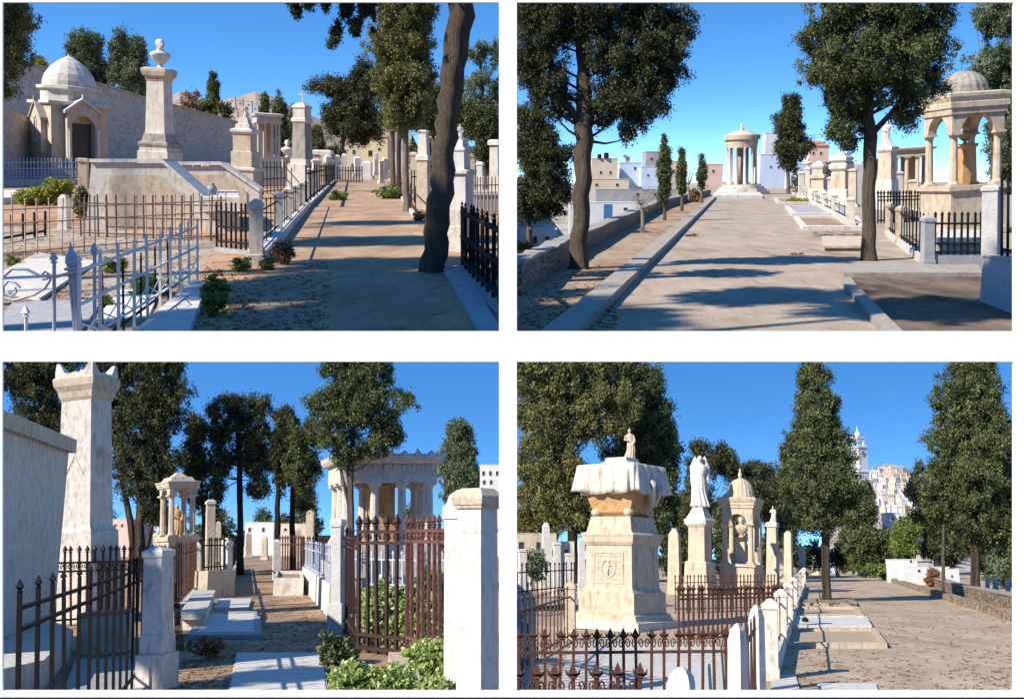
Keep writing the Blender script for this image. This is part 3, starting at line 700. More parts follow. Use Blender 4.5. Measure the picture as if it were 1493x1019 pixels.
# ================================================================ upper left view
P = TL
wallrun(P, 'retaining_wall', 'long pinkish rendered retaining wall behind the chapel', 'wall', [(-150, 268), (4, 262), (200, 256), (345, 252.5), (385, 251.6)], [42, 84, 143, 181, 190], 60, PLAST, seg=4, rough=.4, cope=(3, 1.15, PLAST))
wallrun(P, 'rubble_wall', 'rough earthy rubble wall at the left edge below the render', 'wall', [(-150, 276), (4, 270), (44, 268)], [130, 158, 172], 30, RUBP, seg=3, rough=1.5)
tree(P, 'eucalyptus_tree', 'grey-green rounded tree behind the wall nearest the chapel dome', 130, 251, [(130, 251, 4), (131, 150, 3)], [(96, 52, 122, 100), (110, 42, 150, 92), (104, 74, 156, 135), (118, 100, 160, 150)], L_EUC, 3, 1.3, 7, group='trees behind the retaining wall', limbs=5)
tree(P, 'eucalyptus_tree', 'grey-green tree behind the wall beside the bust column', 188, 251, [(188, 251, 4), (187, 150, 3)], [(160, 46, 190, 90), (180, 52, 212, 100), (156, 76, 215, 140), (170, 110, 218, 155)], L_EUC, 3, 1.3, 7, group='trees behind the retaining wall', limbs=5)
bush(P, 'bush', 'small yellow-green bush peeping over the wall left of the dome', 60, 254, [(46, 84, 72, 110), (50, 96, 74, 122)], L_YEL, 3)
tree(P, 'cypress_tree', 'slim pointed cypress on the skyline right of the bust column', 311, 248, [(311, 248, 2), (311, 150, 1.5)], [(304, 108, 318, 148), (302, 125, 320, 165)], L_CYP, 2.5, 1.6, 4, limbs=0)
bush(P, 'bush', 'low dark green bush along the far wall top', 315, 249.5, [(288, 142, 315, 175), (305, 146, 338, 178)], L_CYP, 2.6)
bush(P, 'bush', 'brownish leafless bush on the skyline behind the wall', 276, 249.5, [(262, 130, 292, 165)], L_DRY, 2.4, .9)
for i, (x, y, w_, h_) in enumerate([(338, 146, 9, 6), (350, 150, 8, 7), (362, 152, 10, 7), (340, 158, 12, 7), (372, 158, 9, 6), (330, 152, 6, 5)]):
    house(P, 'small pale house on the far hillside, number of rows below the ridge' if 0 else 'tiny pale house on the hillside under the ridge', x, y+h_, 9000+300*i, x-w_/2, x+w_/2, y-h_/2, 8, (WHITE, BEIGE, WHITE, PINK)[i % 4], [(x, y+1, 1, 1.2)], group='tiny houses on the far hillside')
# chapel with a dome
r = Root(P, 'domed_chapel', 'cream stone chapel with pointed dome and gabled arched porch', 'chapel', 103, 268, 44)
z = r.z; H = 39
MB().sq([(0, H*1.06), (z(258), H*1.06), (z(257), H), (z(150), H)]).build('body', MARBLE2, r)
for i, a in enumerate((0, -90)):
    T = Matrix.Rotation(R(a), 4, 'Z') @ Matrix.Translation((0, -H, 0)); g = 22
    m = MB(); m.tf = T
    if a == 0:       # open porch on the right
        m.box(-g, -g+6, -13, 0, 0, z(186)).box(g-6, g, -13, 0, 0, z(186)); m.arch(-g+6, g-6, z(186), z(166), -13, 0, 12)
        m.box(-g, -g+6, -13, 0, z(186), z(166)).box(g-6, g, -13, 0, z(186), z(166))
        m.prism([(-g-2, z(166)), (g+2, z(166)), (0, z(148))], -13, 0); m.build('porch', MARBLE2, r)
        d = MB(); d.tf = T; d.box(-g+7, g-7, -.6, .3, 0, z(180)); d.build('doorway', DARKW, r)  # dark sheet stands in for deep shade inside the opening
        c = MB(); c.tf = T
        for s in (-1, 1):
            c.lathe([(0, 3), (3, 2.4), (z(192), 2.2), (z(188), 3.4)], 12, s*(g-3), -15)
        c.build('colonnette', MARBLE, r)
    else:
        m.box(-g, g, -8, 0, 0, z(178)); m.prism([(-g, z(178)), (g, z(178)), (0, z(154))], -8, 0); m.build('bay', MARBLE2, r)
        d = MB(); d.tf = T; d.box(-3, 3, -8.3, -7.5, z(206), z(180)); d.arch(-3, 3, z(180), z(180)+.1, -8.3, -7.5, 4); d.build('window', DARKW, r)
        d = MB(); d.tf = T; d.box(-6, -3.2, -9.2, -8, z(208), z(178)).box(3.2, 6, -9.2, -8, z(208), z(178)).box(-7, 7, -10, -8, z(211), z(208)); d.arch(-3.2, 3.2, z(178), z(172), -9.2, -8, 8); d.build('window_frame', MARBLE, r)
    c = MB(); c.tf = T; zz = z(166) if a == 0 else z(178); za = z(148) if a == 0 else z(154); dd = -15 if a == 0 else -10
    for s in (-1, 1): c.prism([(s*(g+4), zz-1), (s*(g+4), zz+3), (0, za+4.5), (0, za+.5)], dd, 1)
    c.box(-1.6, 1.6, dd, dd+3, za+4, za+9); c.build('gable_coping', SOOT if a else MARBLE, r)
MB().sq([(z(156), H*1.04), (z(154), H*1.12), (z(150), H*1.12), (z(149), H*.9)]).build('cornice', MARBLE, r)
MB().lathe([(z(150), 38), (z(134), 38), (z(132), 43), (z(128), 43), (z(127), 37)], 8, ph=R(22.5)).build('drum', MARBLE, r)
MB().lathe([(z(128), 36), (z(120), 35.5), (z(110), 32), (z(100), 25), (z(92), 17), (z(86), 8), (z(83), 2.5), (z(80), 1)], 16).build('dome', MARBLE, r)
# column with bust
monument(P, 'bust_column', 'tall square marble column with moulded base carrying a bust', 234, 276, -28, [
    ('base', [(276, 62), (222, 62), (221, 56), (216, 56)]), ('moulding', [(216, 56), (212, 60), (209, 60), (207, 50), (196, 44)], SOOT),
    ('shaft', [(196, 41), (190, 39), (119, 34)]), ('capital', [(119, 36), (114, 39), (112, 46), (106, 50), (102, 50), (100, 38)], MARBLE2)])
bust(P, 'white bust of a bearded man on the tall square column', 234, 100.5, 57, P.g(234, 276).y, MARBLEW, 20)
# tomb ramps
def sloped_tomb(x, y, poly, dep, label, cop, yaw=0):
    r = Root(P, 'ramp_tomb', label, 'tomb', x, y, yaw, lean=.3); q = [r.rel(*p) for p in poly]
    MB().prism(q[::-1], 0, dep).build('side_wall', MARBLE, r)
    c = MB(); cp = [r.rel(*p) for p in cop]
    for (ax, az), (bx, bz) in zip(cp, cp[1:]): c.prism([(ax, az-1), (bx, bz-1), (bx+1, bz+4), (ax+.5, az+4)], -4, dep+3)
    c.build('coping', MARBLEW, r)
    m = MB(); ins = [((a*2+sum(p[0] for p in q)/len(q)*.9)/2.9, (b*2+sum(p[1] for p in q)/len(q)*.9)/2.9) for a, b in q]
    m.prism(ins[::-1], -1.6, 0); m.build('raised_panel', MARBLE2, r); return r
sloped_tomb(215, 335, [(124, 345), (133, 238), (237, 238), (302, 296), (304, 350)], 44, 'large marble tomb with sloping side and white coping in front of the bust column', [(132, 236), (237, 236), (303, 295), (306, 310)])
sloped_tomb(320, 312, [(258, 318), (262, 243), (322, 243), (378, 280), (378, 318)], 16, 'second smaller sloping marble tomb side behind the large one', [(261, 240), (322, 240), (379, 279)])
slab(P, 'tomb_bench', 'marble shelf with brackets between the two sloping tombs', 'tomb', [(300, 338), (350, 338), (346, 318), (300, 318)], 44, MARBLE, lip=1.08)
r = Root(P, 'stone_urn', 'small grey stone urn beside the sloping tomb', 'urn', 309, 289, Y=P.g(309, 330).y); MB().lathe([(0, 3), (2, 2), (5, 6), (11, 8), (17, 6), (19, 3.5), (21, 4.5), (22, 1)], 16).build('bowl', SLATE, r, True)
monument(P, 'cross_monument', 'two tiered marble monument with a niche left of the columned tomb', 358, 290, -22, [
    ('base', [(290, 50), (250, 50)], MARBLE2), ('ledge', [(250, 50), (248, 56), (245, 56), (244, 44)], MARBLEW), ('body', [(244, 40), (222, 40), (221, 34), (196, 34)], MARBLE2), ('cornice', [(196, 36), (193, 42), (190, 42), (188, 32)], MARBLEW), ('top', [(188, 28), (182, 26), (181, 20), (172, 14)], MARBLE)])
draped_figure(P, 'small weathered figure on the two tiered monument', 358, 172.5, 152, P.g(358, 290).y, MARBLE, w=.24)
temple(P, 'flat roofed marble tomb with slender columns left of the obelisk', 390, 272, 14, 18, 12, 231, 180, 167, 4, 2, 2, MARBLE)
monument(P, 'obelisk_monument', 'grey marble obelisk pedestal with domed top beside the black fence', 441, 280, -30, [
    ('base', [(280, 44), (240, 42), (239, 34), (232, 34)]), ('shaft', [(232, 30), (180, 26)], SOOT), ('cap', [(180, 27), (178, 31), (174, 31), (172, 26), (160, 26), (158, 30), (155, 28), (150, 10)], MARBLE)])
cross(P, 'thin white cross on top of the grey obelisk', 441, 151, 131, P.g(441, 280).y, .9, MARBLEW)
bust(P, 'small white bust between columned tomb and obelisk', 419, 230, 204, P.g(419, 266).y, MARBLEW)
monument(P, 'pedestal', 'plain pale pedestal under the small white bust', 419, 266, 10, [('block', [(266, 18), (232, 18), (231, 22), (230, 22)])], MARBLE2)
monument(P, 'tomb_chest', 'low cream tomb chest right of the grey obelisk', 471, 262, -10, [('chest', [(262, 28), (226, 28)], MARBLE2), ('lid', [(226, 32), (221, 32), (219, 26)], MARBLEW)])
for x, b, t_, w_, lb in ((386, 250, 135, 15, 'pointed cypress left of the grey obelisk'), (408, 251, 138, 22, 'broader cypress just left of the obelisk top'), (427, 250, 148, 12, 'small cypress tip behind the obelisk'), (461, 251, 184, 24, 'low rounded cypress right of the obelisk')):
    tree(P, 'cypress_tree', lb, x, b, [(x, b, 2), (x, t_+20, 1)], [(x-w_*.4, t_, x+w_*.4, t_+(b-t_)*.5), (x-w_*.6, t_+(b-t_)*.25, x+w_*.6, b-20)], L_CYP, 2.6, 1.6, 5, limbs=0)
# far buildings at the end of the path
house(P, 'yellow house with red roof at the end of the path', 540, 252, 4600, 528, 566, 201, 40, YELL, [(540, 224, 3, 4), (553, 218, 2, 2)], roof=9)
house(P, 'cream house left of the yellow house at the path end', 510, 251, 5000, 492, 528, 208, 40, BEIGE, [(503, 222, 2, 3), (516, 222, 2, 3)])
house(P, 'orange walled building glimpsed between the trunks', 640, 254, 3600, 612, 640, 196, 30, PINK, [(625, 215, 3, 4)])
house(P, 'white house behind the foliage at the right', 705, 252, 4200, 690, 735, 215, 30, WHITE, [(703, 232, 2, 3)])
for i, (x, w_, y0, b) in enumerate(((521, 10, 228, 258), (536, 14, 235, 262), (478, 12, 226, 264), (502, 8, 224, 257), (548, 7, 222, 256))):
    monument(P, 'gravestone', ('slim pale gravestone far down the path', 'wide white gravestone in the middle of the path end', 'cream gravestone beside the path behind the black gate', 'small round topped gravestone left of the path end', 'narrow gravestone in front of the yellow house')[i], x, b, (10, -12, 25, 0, 15)[i], [('base', [(b, w_*1.4), (b-5, w_*1.4)]), ('stone', [(b-5, w_), (y0+3, w_), (y0, w_*.4)], MARBLEW)])
# trees of the path
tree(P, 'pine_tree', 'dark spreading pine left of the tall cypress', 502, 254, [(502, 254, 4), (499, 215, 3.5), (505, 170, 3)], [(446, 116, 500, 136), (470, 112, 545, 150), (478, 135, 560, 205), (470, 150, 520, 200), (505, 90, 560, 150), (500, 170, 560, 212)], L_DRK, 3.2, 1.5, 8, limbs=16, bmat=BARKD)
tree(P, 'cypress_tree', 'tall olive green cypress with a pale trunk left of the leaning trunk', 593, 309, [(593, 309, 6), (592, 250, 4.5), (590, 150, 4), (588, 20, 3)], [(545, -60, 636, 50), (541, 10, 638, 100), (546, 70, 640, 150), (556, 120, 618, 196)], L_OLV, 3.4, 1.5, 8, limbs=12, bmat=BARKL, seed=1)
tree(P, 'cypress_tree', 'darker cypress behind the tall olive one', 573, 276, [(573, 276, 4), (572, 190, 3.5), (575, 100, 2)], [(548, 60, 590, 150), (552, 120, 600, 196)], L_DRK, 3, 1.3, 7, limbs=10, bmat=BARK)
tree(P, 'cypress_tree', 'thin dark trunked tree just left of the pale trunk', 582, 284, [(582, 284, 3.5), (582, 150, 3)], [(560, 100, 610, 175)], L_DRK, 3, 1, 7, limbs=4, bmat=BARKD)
tree(P, 'broadleaf_tree', 'mid green tree behind the leaning trunk', 632, 268, [(632, 268, 3), (632, 190, 2.5)], [(604, 118, 660, 175), (600, 150, 650, 200), (640, 140, 680, 195)], L_CYP, 3, 1.3, 7, limbs=8)
tree(P, 'broadleaf_tree', 'loose leaved tree at the right edge', 708, 276, [(708, 276, 4), (706, 180, 3), (700, 90, 2)], [(680, 56, 712, 96), (708, 60, 737, 100), (672, 100, 737, 160), (676, 140, 737, 210)], L_EUC, 3, .75, 7, limbs=16)
tree(P, 'broadleaf_tree', 'dense dark green tree low at the right edge', 715, 286, [(715, 286, 4), (715, 200, 3)], [(664, 140, 700, 200), (680, 148, 737, 215), (688, 185, 737, 246)], L_CYP, 3.2, 1.5, 7, limbs=6)
tree(P, 'leaning_tree', 'big dark leaning trunk in the foreground with overhanging twigs', 629, 396, [(631, 396, 19), (637, 340, 17.5), (643, 280, 17), (649, 215, 16.5), (654, 150, 16.5), (662, 80, 17), (674, 4, 18), (684, -60, 17), (690, -120, 12)],
     [(422, -20, 440, 34), (440, -16, 466, 12), (446, -10, 456, 22), (540, -20, 548, 60), (470, 60, 486, 72), (486, 44, 498, 60), (416, -10, 432, 12), (468, -12, 480, 20), (484, 32, 500, 66), (494, -10, 516, 38), (508, 22, 528, 56), (520, -14, 546, 30), (560, -150, 737, -30), (600, -90, 720, -10), (400, -80, 560, -14)], L_DRK, 3.4, .8, 6, limbs=1, bmat=BARK, extra=[[(688, -80, 8), (600, -70, 5), (500, -40, 2.4), (436, -12, 1.2), (428, 30, .6)], [(640, -70, 4), (570, -30, 2), (516, 14, 1), (492, 60, .5)]])
tree(P, 'broadleaf_tree', 'olive tree crown hanging in at the upper left corner', -40, 330, [(-40, 330, 9), (-30, 150, 7), (-20, 60, 5)], [(-70, -40, 48, 60), (-60, 20, 60, 40), (-60, 30, 44, 100), (-60, 80, 30, 118), (-60, 105, 14, 150)], L_OLV, 3.6, 1.0, 8, limbs=14, bmat=BARKD)
# fenced plots
fence(P, 'iron_fence', 'dark iron railing with crossed lattice in front of the chapel', (-20, 272), (116, 270), 233, 26, IRONB, r=.6, fin=2, rails=(.1, .55, .86), lattice=(.12, .52), kerb=262, kmat=MARBLE, kw=8)
monument(P, 'gate_pier', 'plain cream pier between chapel railing and sloping tomb', 122, 276, -15, [('pier', [(276, 16), (236, 15)], MARBLE2), ('cap', [(236, 18), (232, 18), (231, 14)], MARBLE2)])
monument(P, 'grave_pier', 'short white grave pier beside the dark plant', 94, 334, -30, [('pier', [(334, 19), (290, 17)], MARBLEW), ('cap', [(290, 17), (284, 8)], MARBLE)])
slab(P, 'grave_slab', 'long white kerb slab under the yellow-green bush', 'grave', [(-30, 300), (110, 296), (105, 284), (-30, 286)], 9, MARBLEW)
bush(P, 'bush', 'spreading yellow-green bush on the white kerb', 74, 300, [(44, 268, 80, 300), (60, 261, 106, 296), (20, 276, 56, 306)], L_YEL, 3.4, 1.3, 6, up=.3)
bush(P, 'bush', 'dark green shrub between white pier and sloping tomb', 126, 320, [(108, 272, 140, 322)], L_CYP, 3.2, 1.6, 6)
fence(P, 'iron_fence', 'rusty and cream iron fence crossing the plot behind the white fence', (-40, 384), (330, 350), 296, 24, RUSTL, r=.85, fin=3, rails=(.12, .62, .86))
fence(P, 'iron_fence', 'brown iron fence close under the large sloping tomb', (118, 345), (322, 352), 287, 15, RUST, r=.8, fin=3, rails=(.1, .5, .84))
fence(P, 'iron_fence', 'black stub fence standing inside the white fenced plot', (150, 510), (276, 412), 398, 6, BLACK, r=1.5, fin=4, rails=(.15,))
fence(P, 'iron_fence', 'black stub fence at the left end of the stony plot', (-20, 360), (66, 344), 318, 5, BLACK, r=1.5, fin=0, rails=(.2,))
fence(P, 'iron_fence', 'bright white iron fence climbing from the grey corner post', (118, 540), (288, 418), 384, 9, IRONW, r=2.3, fin=8, rails=(.26, .62, .93), lattice=(.27, .45), rr=1.8)
r = Root(P, 'corner_post', 'grey iron corner post joining scroll gate and white fence', 'post', 115, 498, lean=0)
m = MB(); z1 = r.z(394); m.box(-6, -3.4, -3, 3, 0, z1).box(-2.6, 2.6, -3, 3, 0, z1).box(3.4, 6, -3, 3, 0, z1); m.build('shaft', IRONB, r)
m = MB(); m.sq([(z1, 8), (z1+3, 9), (z1+5, 5), (z1+12, 7), (z1+20, 6), (z1+26, 3), (z1+40, .3)]); m.build('finial', IRONB, r)
r = Root(P, 'scroll_gate', 'grey iron gate with large scrolls at the lower left corner', 'gate', 78, 499, lean=0)
def T(pts, w_): m.tube([(r.rel(x, y)[0], 0, r.rel(x, y)[1]) for x, y in pts], w_, 8)
for bx, ty in ((79, 384), (38, 462), (138, 372)):
    m = MB(); T([(bx, 499), (bx, ty)], 2.6); zz = r.rel(bx, ty)[1]; xx = r.rel(bx, ty)[0]; spear(m, xx, zz, 11); m.build('bar', IRONB if bx != 38 else IRONW, r)
m = MB(); T([(-20, 440), (4, 404), (18, 392), (40, 393), (58, 402), (80, 404), (110, 396), (160, 380)], 2.2)
T([(30, 420), (22, 412), (12, 410), (5, 418), (6, 428), (16, 432), (24, 426), (22, 419)], 1.8); T([(-20, 428), (20, 438), (50, 430), (66, 420), (74, 408), (68, 400)], 1.8); T([(60, 402), (66, 396), (72, 400), (69, 407), (62, 408)], 1.5)
m.build('scrolls', IRONB, r)
slab(P, 'concrete_kerb', 'broad pale concrete kerb carrying the white fence', 'kerb', [(190, 500), (283, 415), (302, 424), (274, 500)], 10, MARBLEW)
slab(P, 'grave_slab', 'broad grey slab tomb at the left of the plot', 'grave', [(-30, 420), (55, 372), (140, 385), (60, 440)], 5, MARBLE)
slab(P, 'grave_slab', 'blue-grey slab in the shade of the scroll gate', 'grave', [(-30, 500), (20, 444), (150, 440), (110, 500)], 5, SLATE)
slab(P, 'grave_slab', 'white slab behind the white fence bars', 'grave', [(140, 470), (175, 425), (235, 425), (215, 468)], 4, MARBLEW)
for x0, y0, x1, y1, lb in ((150, 375, 185, 398, 'low weed clump left of the slab tomb'), (185, 400, 240, 430, 'green weeds behind the white fence'), (10, 372, 30, 388, 'small weed at the left of the plot'), (140, 430, 168, 448, 'yellowish weeds by the slab corner')):
    bush(P, 'weed_clump', lb, (x0+x1)/2, y1, [(x0, y0, x1, y1+4)], L_BRT, 2.2, 1.0, 5, 60, cat='weeds', up=.6, vert=.5)
for x0, y0, x1, y1, lb in ((296, 398, 336, 440, 'leafy green weed hanging over the concrete kerb'), (292, 420, 328, 462, 'yellow-green weed lower on the kerb edge'), (338, 374, 368, 396, 'weed tuft on the sunny bare earth'), (378, 372, 404, 394, 'weed tuft at the foot of the marble pillar')):
    bush(P, 'weed_clump', lb, (x0+x1)/2, y1, [(x0, y0, x1, y1+3)], L_BRT, 2.4, 1.0, 5, 60, cat='weeds', up=.6, vert=.5)
bush(P, 'weed_clump', 'green weeds at the foot of the pale cypress trunk', 560, 290, [(548, 270, 590, 292)], L_BRT, 3, 1, 5, cat='weeds'); bush(P, 'weed_clump', 'green weeds at the left path edge further on', 492, 292, [(480, 280, 510, 294)], L_BRT, 3, 1, 5, cat='weeds')
# pillared fences left of the path
fence(P, 'pillar_fence', 'row of marble pillars with black railing along the left of the path', (374, 384), (447, 302), 302, 20, BLACK, r=.9, kerb=366, kmat=MARBLEW, kw=26, pillars=((0, 9.5, 290), (.25, 8.5, 290), (.42, 8.5, 290), (.62, 8, 290), (.82, 8, 290), (1, 8, 290)), pmat=MARBLE)
fence(P, 'iron_fence', 'black iron fence panel ending at the first marble pillar', (316, 366), (366, 372), 300, 7, BLACK, r=1.1, rails=(.15, .5, .86), kerb=360, kmat=SLATE)
fence(P, 'iron_gate', 'black iron gate beside the path at the far left', (447, 303), (488, 264), 246, 16, BLACK, cat='gate', r=1.2, kerb=298, kmat=MARBLE)
fence(P, 'iron_fence', 'long black fence below the grey obelisk', (384, 284), (488, 272), 239, 26, BLACK, r=.6, fin=2.5, rails=(.1, .5, .88))
bush(P, 'root_mound', 'dark mound of roots and litter beside the marble pillars', 412, 386, [(396, 350, 432, 386)], L_DRY, 3, 1.4, 6, cat='mound')
# right side
monument(P, 'block_monument', 'white marble block monument right of the leaning trunk', 671, 366, -24, [
    ('base', [(366, 52), (330, 50), (329, 44), (306, 44)], MARBLE), ('block', [(306, 40), (256, 38)], MARBLEW), ('ledge', [(256, 40), (253, 48), (249, 48), (247, 34)], MARBLE), ('upper', [(247, 30), (222, 28), (220, 32), (217, 32), (215, 22), (204, 18)], MARBLEW)])
draped_figure(P, 'small white figure on the block monument', 671, 205, 181, P.g(671, 366).y, MARBLEW, w=.22)
monument(P, 'gate_pier', 'cream pier left of the leaning trunk', 618, 306, -20, [('pier', [(306, 22), (234, 20)], MARBLE2), ('cap', [(234, 24), (228, 24), (226, 18), (196, 14), (192, 18), (190, 12)], MARBLEW)])
monument(P, 'gate_pier', 'tall pale pier at the right edge', 722, 300, -20, [('pier', [(300, 18), (212, 16)], MARBLE), ('cap', [(212, 22), (206, 22), (204, 16)], MARBLEW)])
monument(P, 'tomb_chest', 'grey tomb chest behind the pale railing', 708, 312, 8, [('chest', [(312, 44), (284, 44)], SLATE), ('lid', [(284, 48), (279, 48)], MARBLE)])
fence(P, 'iron_fence', 'pale thin railing behind the black one at the right', (690, 322), (738, 320), 262, 9, RUSTL, r=.7, fin=3)
fence(P, 'iron_fence', 'heavy black iron railing at the right edge', (674, 392), (738, 458), 301, 9, BLACK, r=2.2, fin=5, rails=(.12, .5, .9), lattice=(.15, .5), kerb=388, kmat=SLATE, kw=26)
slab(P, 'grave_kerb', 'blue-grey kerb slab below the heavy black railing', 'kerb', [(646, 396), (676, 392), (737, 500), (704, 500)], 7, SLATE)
offtree(P, 585, 462, 26, 1.5, 'cypress outside the view that shades the near path')
offtree(P, 620, 410, 22, 1.5, 'smaller cypress outside the view that shades the near path edge')
offtree(P, 520, 352, 40, 1.5, 'cypress outside the view that shades the middle path')
offtree(P, 500, 405, 30, 1.2, 'cypress outside the view that shades the path by the marble pillars', dens=.7)
offtree(P, 470, 470, 34, 1.2, 'cypress outside the view that shades the bare earth edge', dens=.8)
offtree(P, 640, 350, 34, 1.5, 'cypress outside the view that shades the block monument', dens=.8)
offtree(P, 200, 300, 20, .8, 'cypress outside the view that dapples the sloping tomb', dens=.4)
offtree(P, 240, 170, 20, .8, 'cypress outside the view that dapples the bust column', dens=.4) if 0 else None
for x_, y_, t_, q_, lb in ((600, 490, 28, 1.7, 'first'), (665, 450, 26, 1.7, 'second'), (540, 425, 30, 1.3, 'third'), (470, 425, 30, 1.0, 'fourth'), (570, 385, 36, 1.3, 'fifth'), (560, 325, 50, 1.2, 'sixth')):
    offtree(P, x_, y_, t_, q_, lb+' cypress of the avenue outside the view over the earth path')  # unseen trees added only to shade the earth path
for i, (x, b, t_, w_, lb) in enumerate(((461, 282, 232, 13, 'pale stele behind the black gate'), (474, 270, 236, 10, 'small cream stele near the path end left'), (491, 262, 226, 9, 'white stele left of the pine trunk'), (604, 285, 222, 12, 'marble stele between the pale trunk and leaning trunk'), (562, 262, 230, 9, 'cream stele in front of the yellow house right side'), (650, 300, 226, 14, 'cream stele behind the leaning trunk'), (700, 296, 236, 12, 'weathered stele at the right behind the railing'))):
    monument(P, 'gravestone', lb, x, b, (12, -18, 5, -10, 20, 0, -15)[i], [('base', [(b, w_*1.5), (b-5, w_*1.4)]), ('stone', [(b-5, w_), (t_+6, w_*.9), (t_+5, w_*1.1), (t_+2, w_*1.1), (t_, w_*.5)], (MARBLE, MARBLE2)[i % 2])])
for x0, y0, x1, y1, lb in ((470, 205, 500, 250, 'dark shrub left of the pine trunk at the path end'), (595, 200, 640, 262, 'dark foliage behind the leaning trunk'), (640, 205, 690, 268, 'green foliage right of the leaning trunk'), (430, 215, 470, 262, 'low shrub behind the tomb chest')):
    bush(P, 'bush', lb, (x0+x1)/2, 255, [(x0, y0+6, (x0+x1)/2+6, y1), ((x0+x1)/2-6, y0, x1, y1)], L_CYP, 2.8, 1.2, 6)
for i, (x, b, t_, w_, lb) in enumerate(((452, 292, 246, 12, 'squat pale stele close to the black gate'), (484, 258, 232, 6, 'tiny stele left of the path end'), (515, 254, 238, 6, 'tiny cream stele at the very path end'), (530, 258, 240, 7, 'low white stele at the very path end'), (556, 268, 234, 8, 'low grey stele by the dark cypress foot'), (610, 275, 238, 9, 'small stele right of the pale trunk'), (404, 262, 236, 12, 'pale stele below the columned tomb'), (425, 264, 232, 8, 'narrow pale stele left of the grey obelisk'), (690, 284, 226, 10, 'pale stele between block monument and edge pier'), (300, 268, 240, 10, 'pale stele behind the second sloping tomb'), (330, 266, 238, 12, 'square pale stele below the far wall'), (284, 264, 236, 8, 'narrow stele in front of the far wall'))):
    monument(P, 'gravestone', lb, x, b, (12, -18, 5, -10, 20, 0, -15)[i % 7], [('base', [(b, w_*1.5), (b-4, w_*1.4)]), ('stone', [(b-4, w_), (t_+4, w_*.9), (t_+3.5, w_*1.15), (t_+1.5, w_*1.15), (t_, w_*.5)], (MARBLE, MARBLE2, SOOT)[i % 3])])
cross(P, 'thin stone cross far down the path on the left', 470, 236, 222, P.g(474, 270).y, .8, MARBLEW)
cross(P, 'thin stone cross beside the yellow house', 548, 234, 220, P.g(556, 268).y, .8, MARBLEW)
fence(P, 'iron_fence', 'low dark railing across the far end of the path', (492, 266), (528, 267), 246, 9, BLACK, r=.5, fin=2)
fence(P, 'iron_fence', 'dark railing between the trunks and the leaning trunk', (600, 296), (645, 292), 252, 12, BLACK, r=.7, fin=2.5)
fence(P, 'iron_fence', 'dark railing along the right of the far path', (606, 318), (568, 262), 276, 16, RUST, r=.8, fin=3, kerb=312, kmat=MARBLE, kw=8)
bush(P, 'bush', 'dry brown weeds along the right path edge', 612, 322, [(600, 308, 626, 324)], L_DRY, 2, 1, 4, cat='weeds')
temple(P, 'small flat roofed tomb behind the leaning trunk', 660, 290, -10, 18, 10, 262, 220, 208, 3, 2, 2.2, MARBLE2)
# ================================================================ upper right view
P = TR
wallrun(P, 'low_kerb_wall', 'long pale kerb wall along the left side of the gravel avenue', 'kerb', [(813, 500), (930, 392), (1047, 284)], [482, 381, 281.5], 50, CONC, seg=14, rough=1.3)
wallrun(P, 'parapet_wall', 'rough rubble parapet wall at the left of the avenue', 'wall', [(744, 432), (832, 373), (960, 306), (1034, 284.5)], [386, 346, 293, 277], 34, RUB, seg=16, rough=2.4, cope=(4, 1.05, CONC))
CB = [(746, 60, 800, 130), (744, -40, 800, 60), (754, -20, 870, 70), (744, 30, 830, 110), (800, -60, 960, 60), (900, -20, 1000, 60), (960, 10, 1018, 70), (840, 20, 1004, 130), (900, 60, 1006, 140), (760, 90, 840, 150), (855, 100, 990, 170), (880, 140, 985, 176), (895, 150, 940, 210), (770, 120, 840, 180), (860, 150, 900, 190)]
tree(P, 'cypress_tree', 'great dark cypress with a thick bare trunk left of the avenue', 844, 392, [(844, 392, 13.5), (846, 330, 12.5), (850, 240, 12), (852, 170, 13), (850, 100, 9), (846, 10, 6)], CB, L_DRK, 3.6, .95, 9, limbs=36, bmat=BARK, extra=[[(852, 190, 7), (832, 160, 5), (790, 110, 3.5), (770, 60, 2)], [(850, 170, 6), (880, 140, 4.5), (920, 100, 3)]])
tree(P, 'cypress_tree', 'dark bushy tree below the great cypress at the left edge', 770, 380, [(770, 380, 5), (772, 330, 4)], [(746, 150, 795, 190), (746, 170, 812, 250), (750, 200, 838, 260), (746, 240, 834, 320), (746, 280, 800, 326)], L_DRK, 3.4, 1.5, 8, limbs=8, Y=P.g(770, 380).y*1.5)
tree(P, 'cypress_tree', 'big cypress with a dark trunk right of the avenue', 1267, 380, [(1267, 380, 10.5), (1267, 300, 9.5), (1268, 200, 9), (1264, 140, 8), (1262, 60, 5)],
     [(1180, -40, 1290, 60), (1168, 20, 1240, 90), (1260, -50, 1384, 60), (1280, 10, 1388, 110), (1168, 70, 1250, 135), (1180, 30, 1370, 140), (1190, 110, 1300, 175), (1290, 90, 1380, 160), (1204, 140, 1260, 225), (1300, 140, 1345, 190)], L_CYP, 3.6, 1.05, 9, limbs=34, bmat=BARK, extra=[[(1267, 190, 6), (1250, 150, 4), (1215, 115, 2.5)], [(1267, 200, 5), (1300, 165, 3.5), (1330, 120, 2)]])
tree(P, 'cypress_tree', 'cone shaped cypress behind the round temple', 1149, 283, [(1149, 283, 3), (1149, 240, 2.5)], [(1142, 136, 1168, 175), (1130, 155, 1172, 205), (1126, 185, 1184, 240), (1138, 215, 1166, 252)], L_DRK, 3, 1.5, 6, limbs=8)
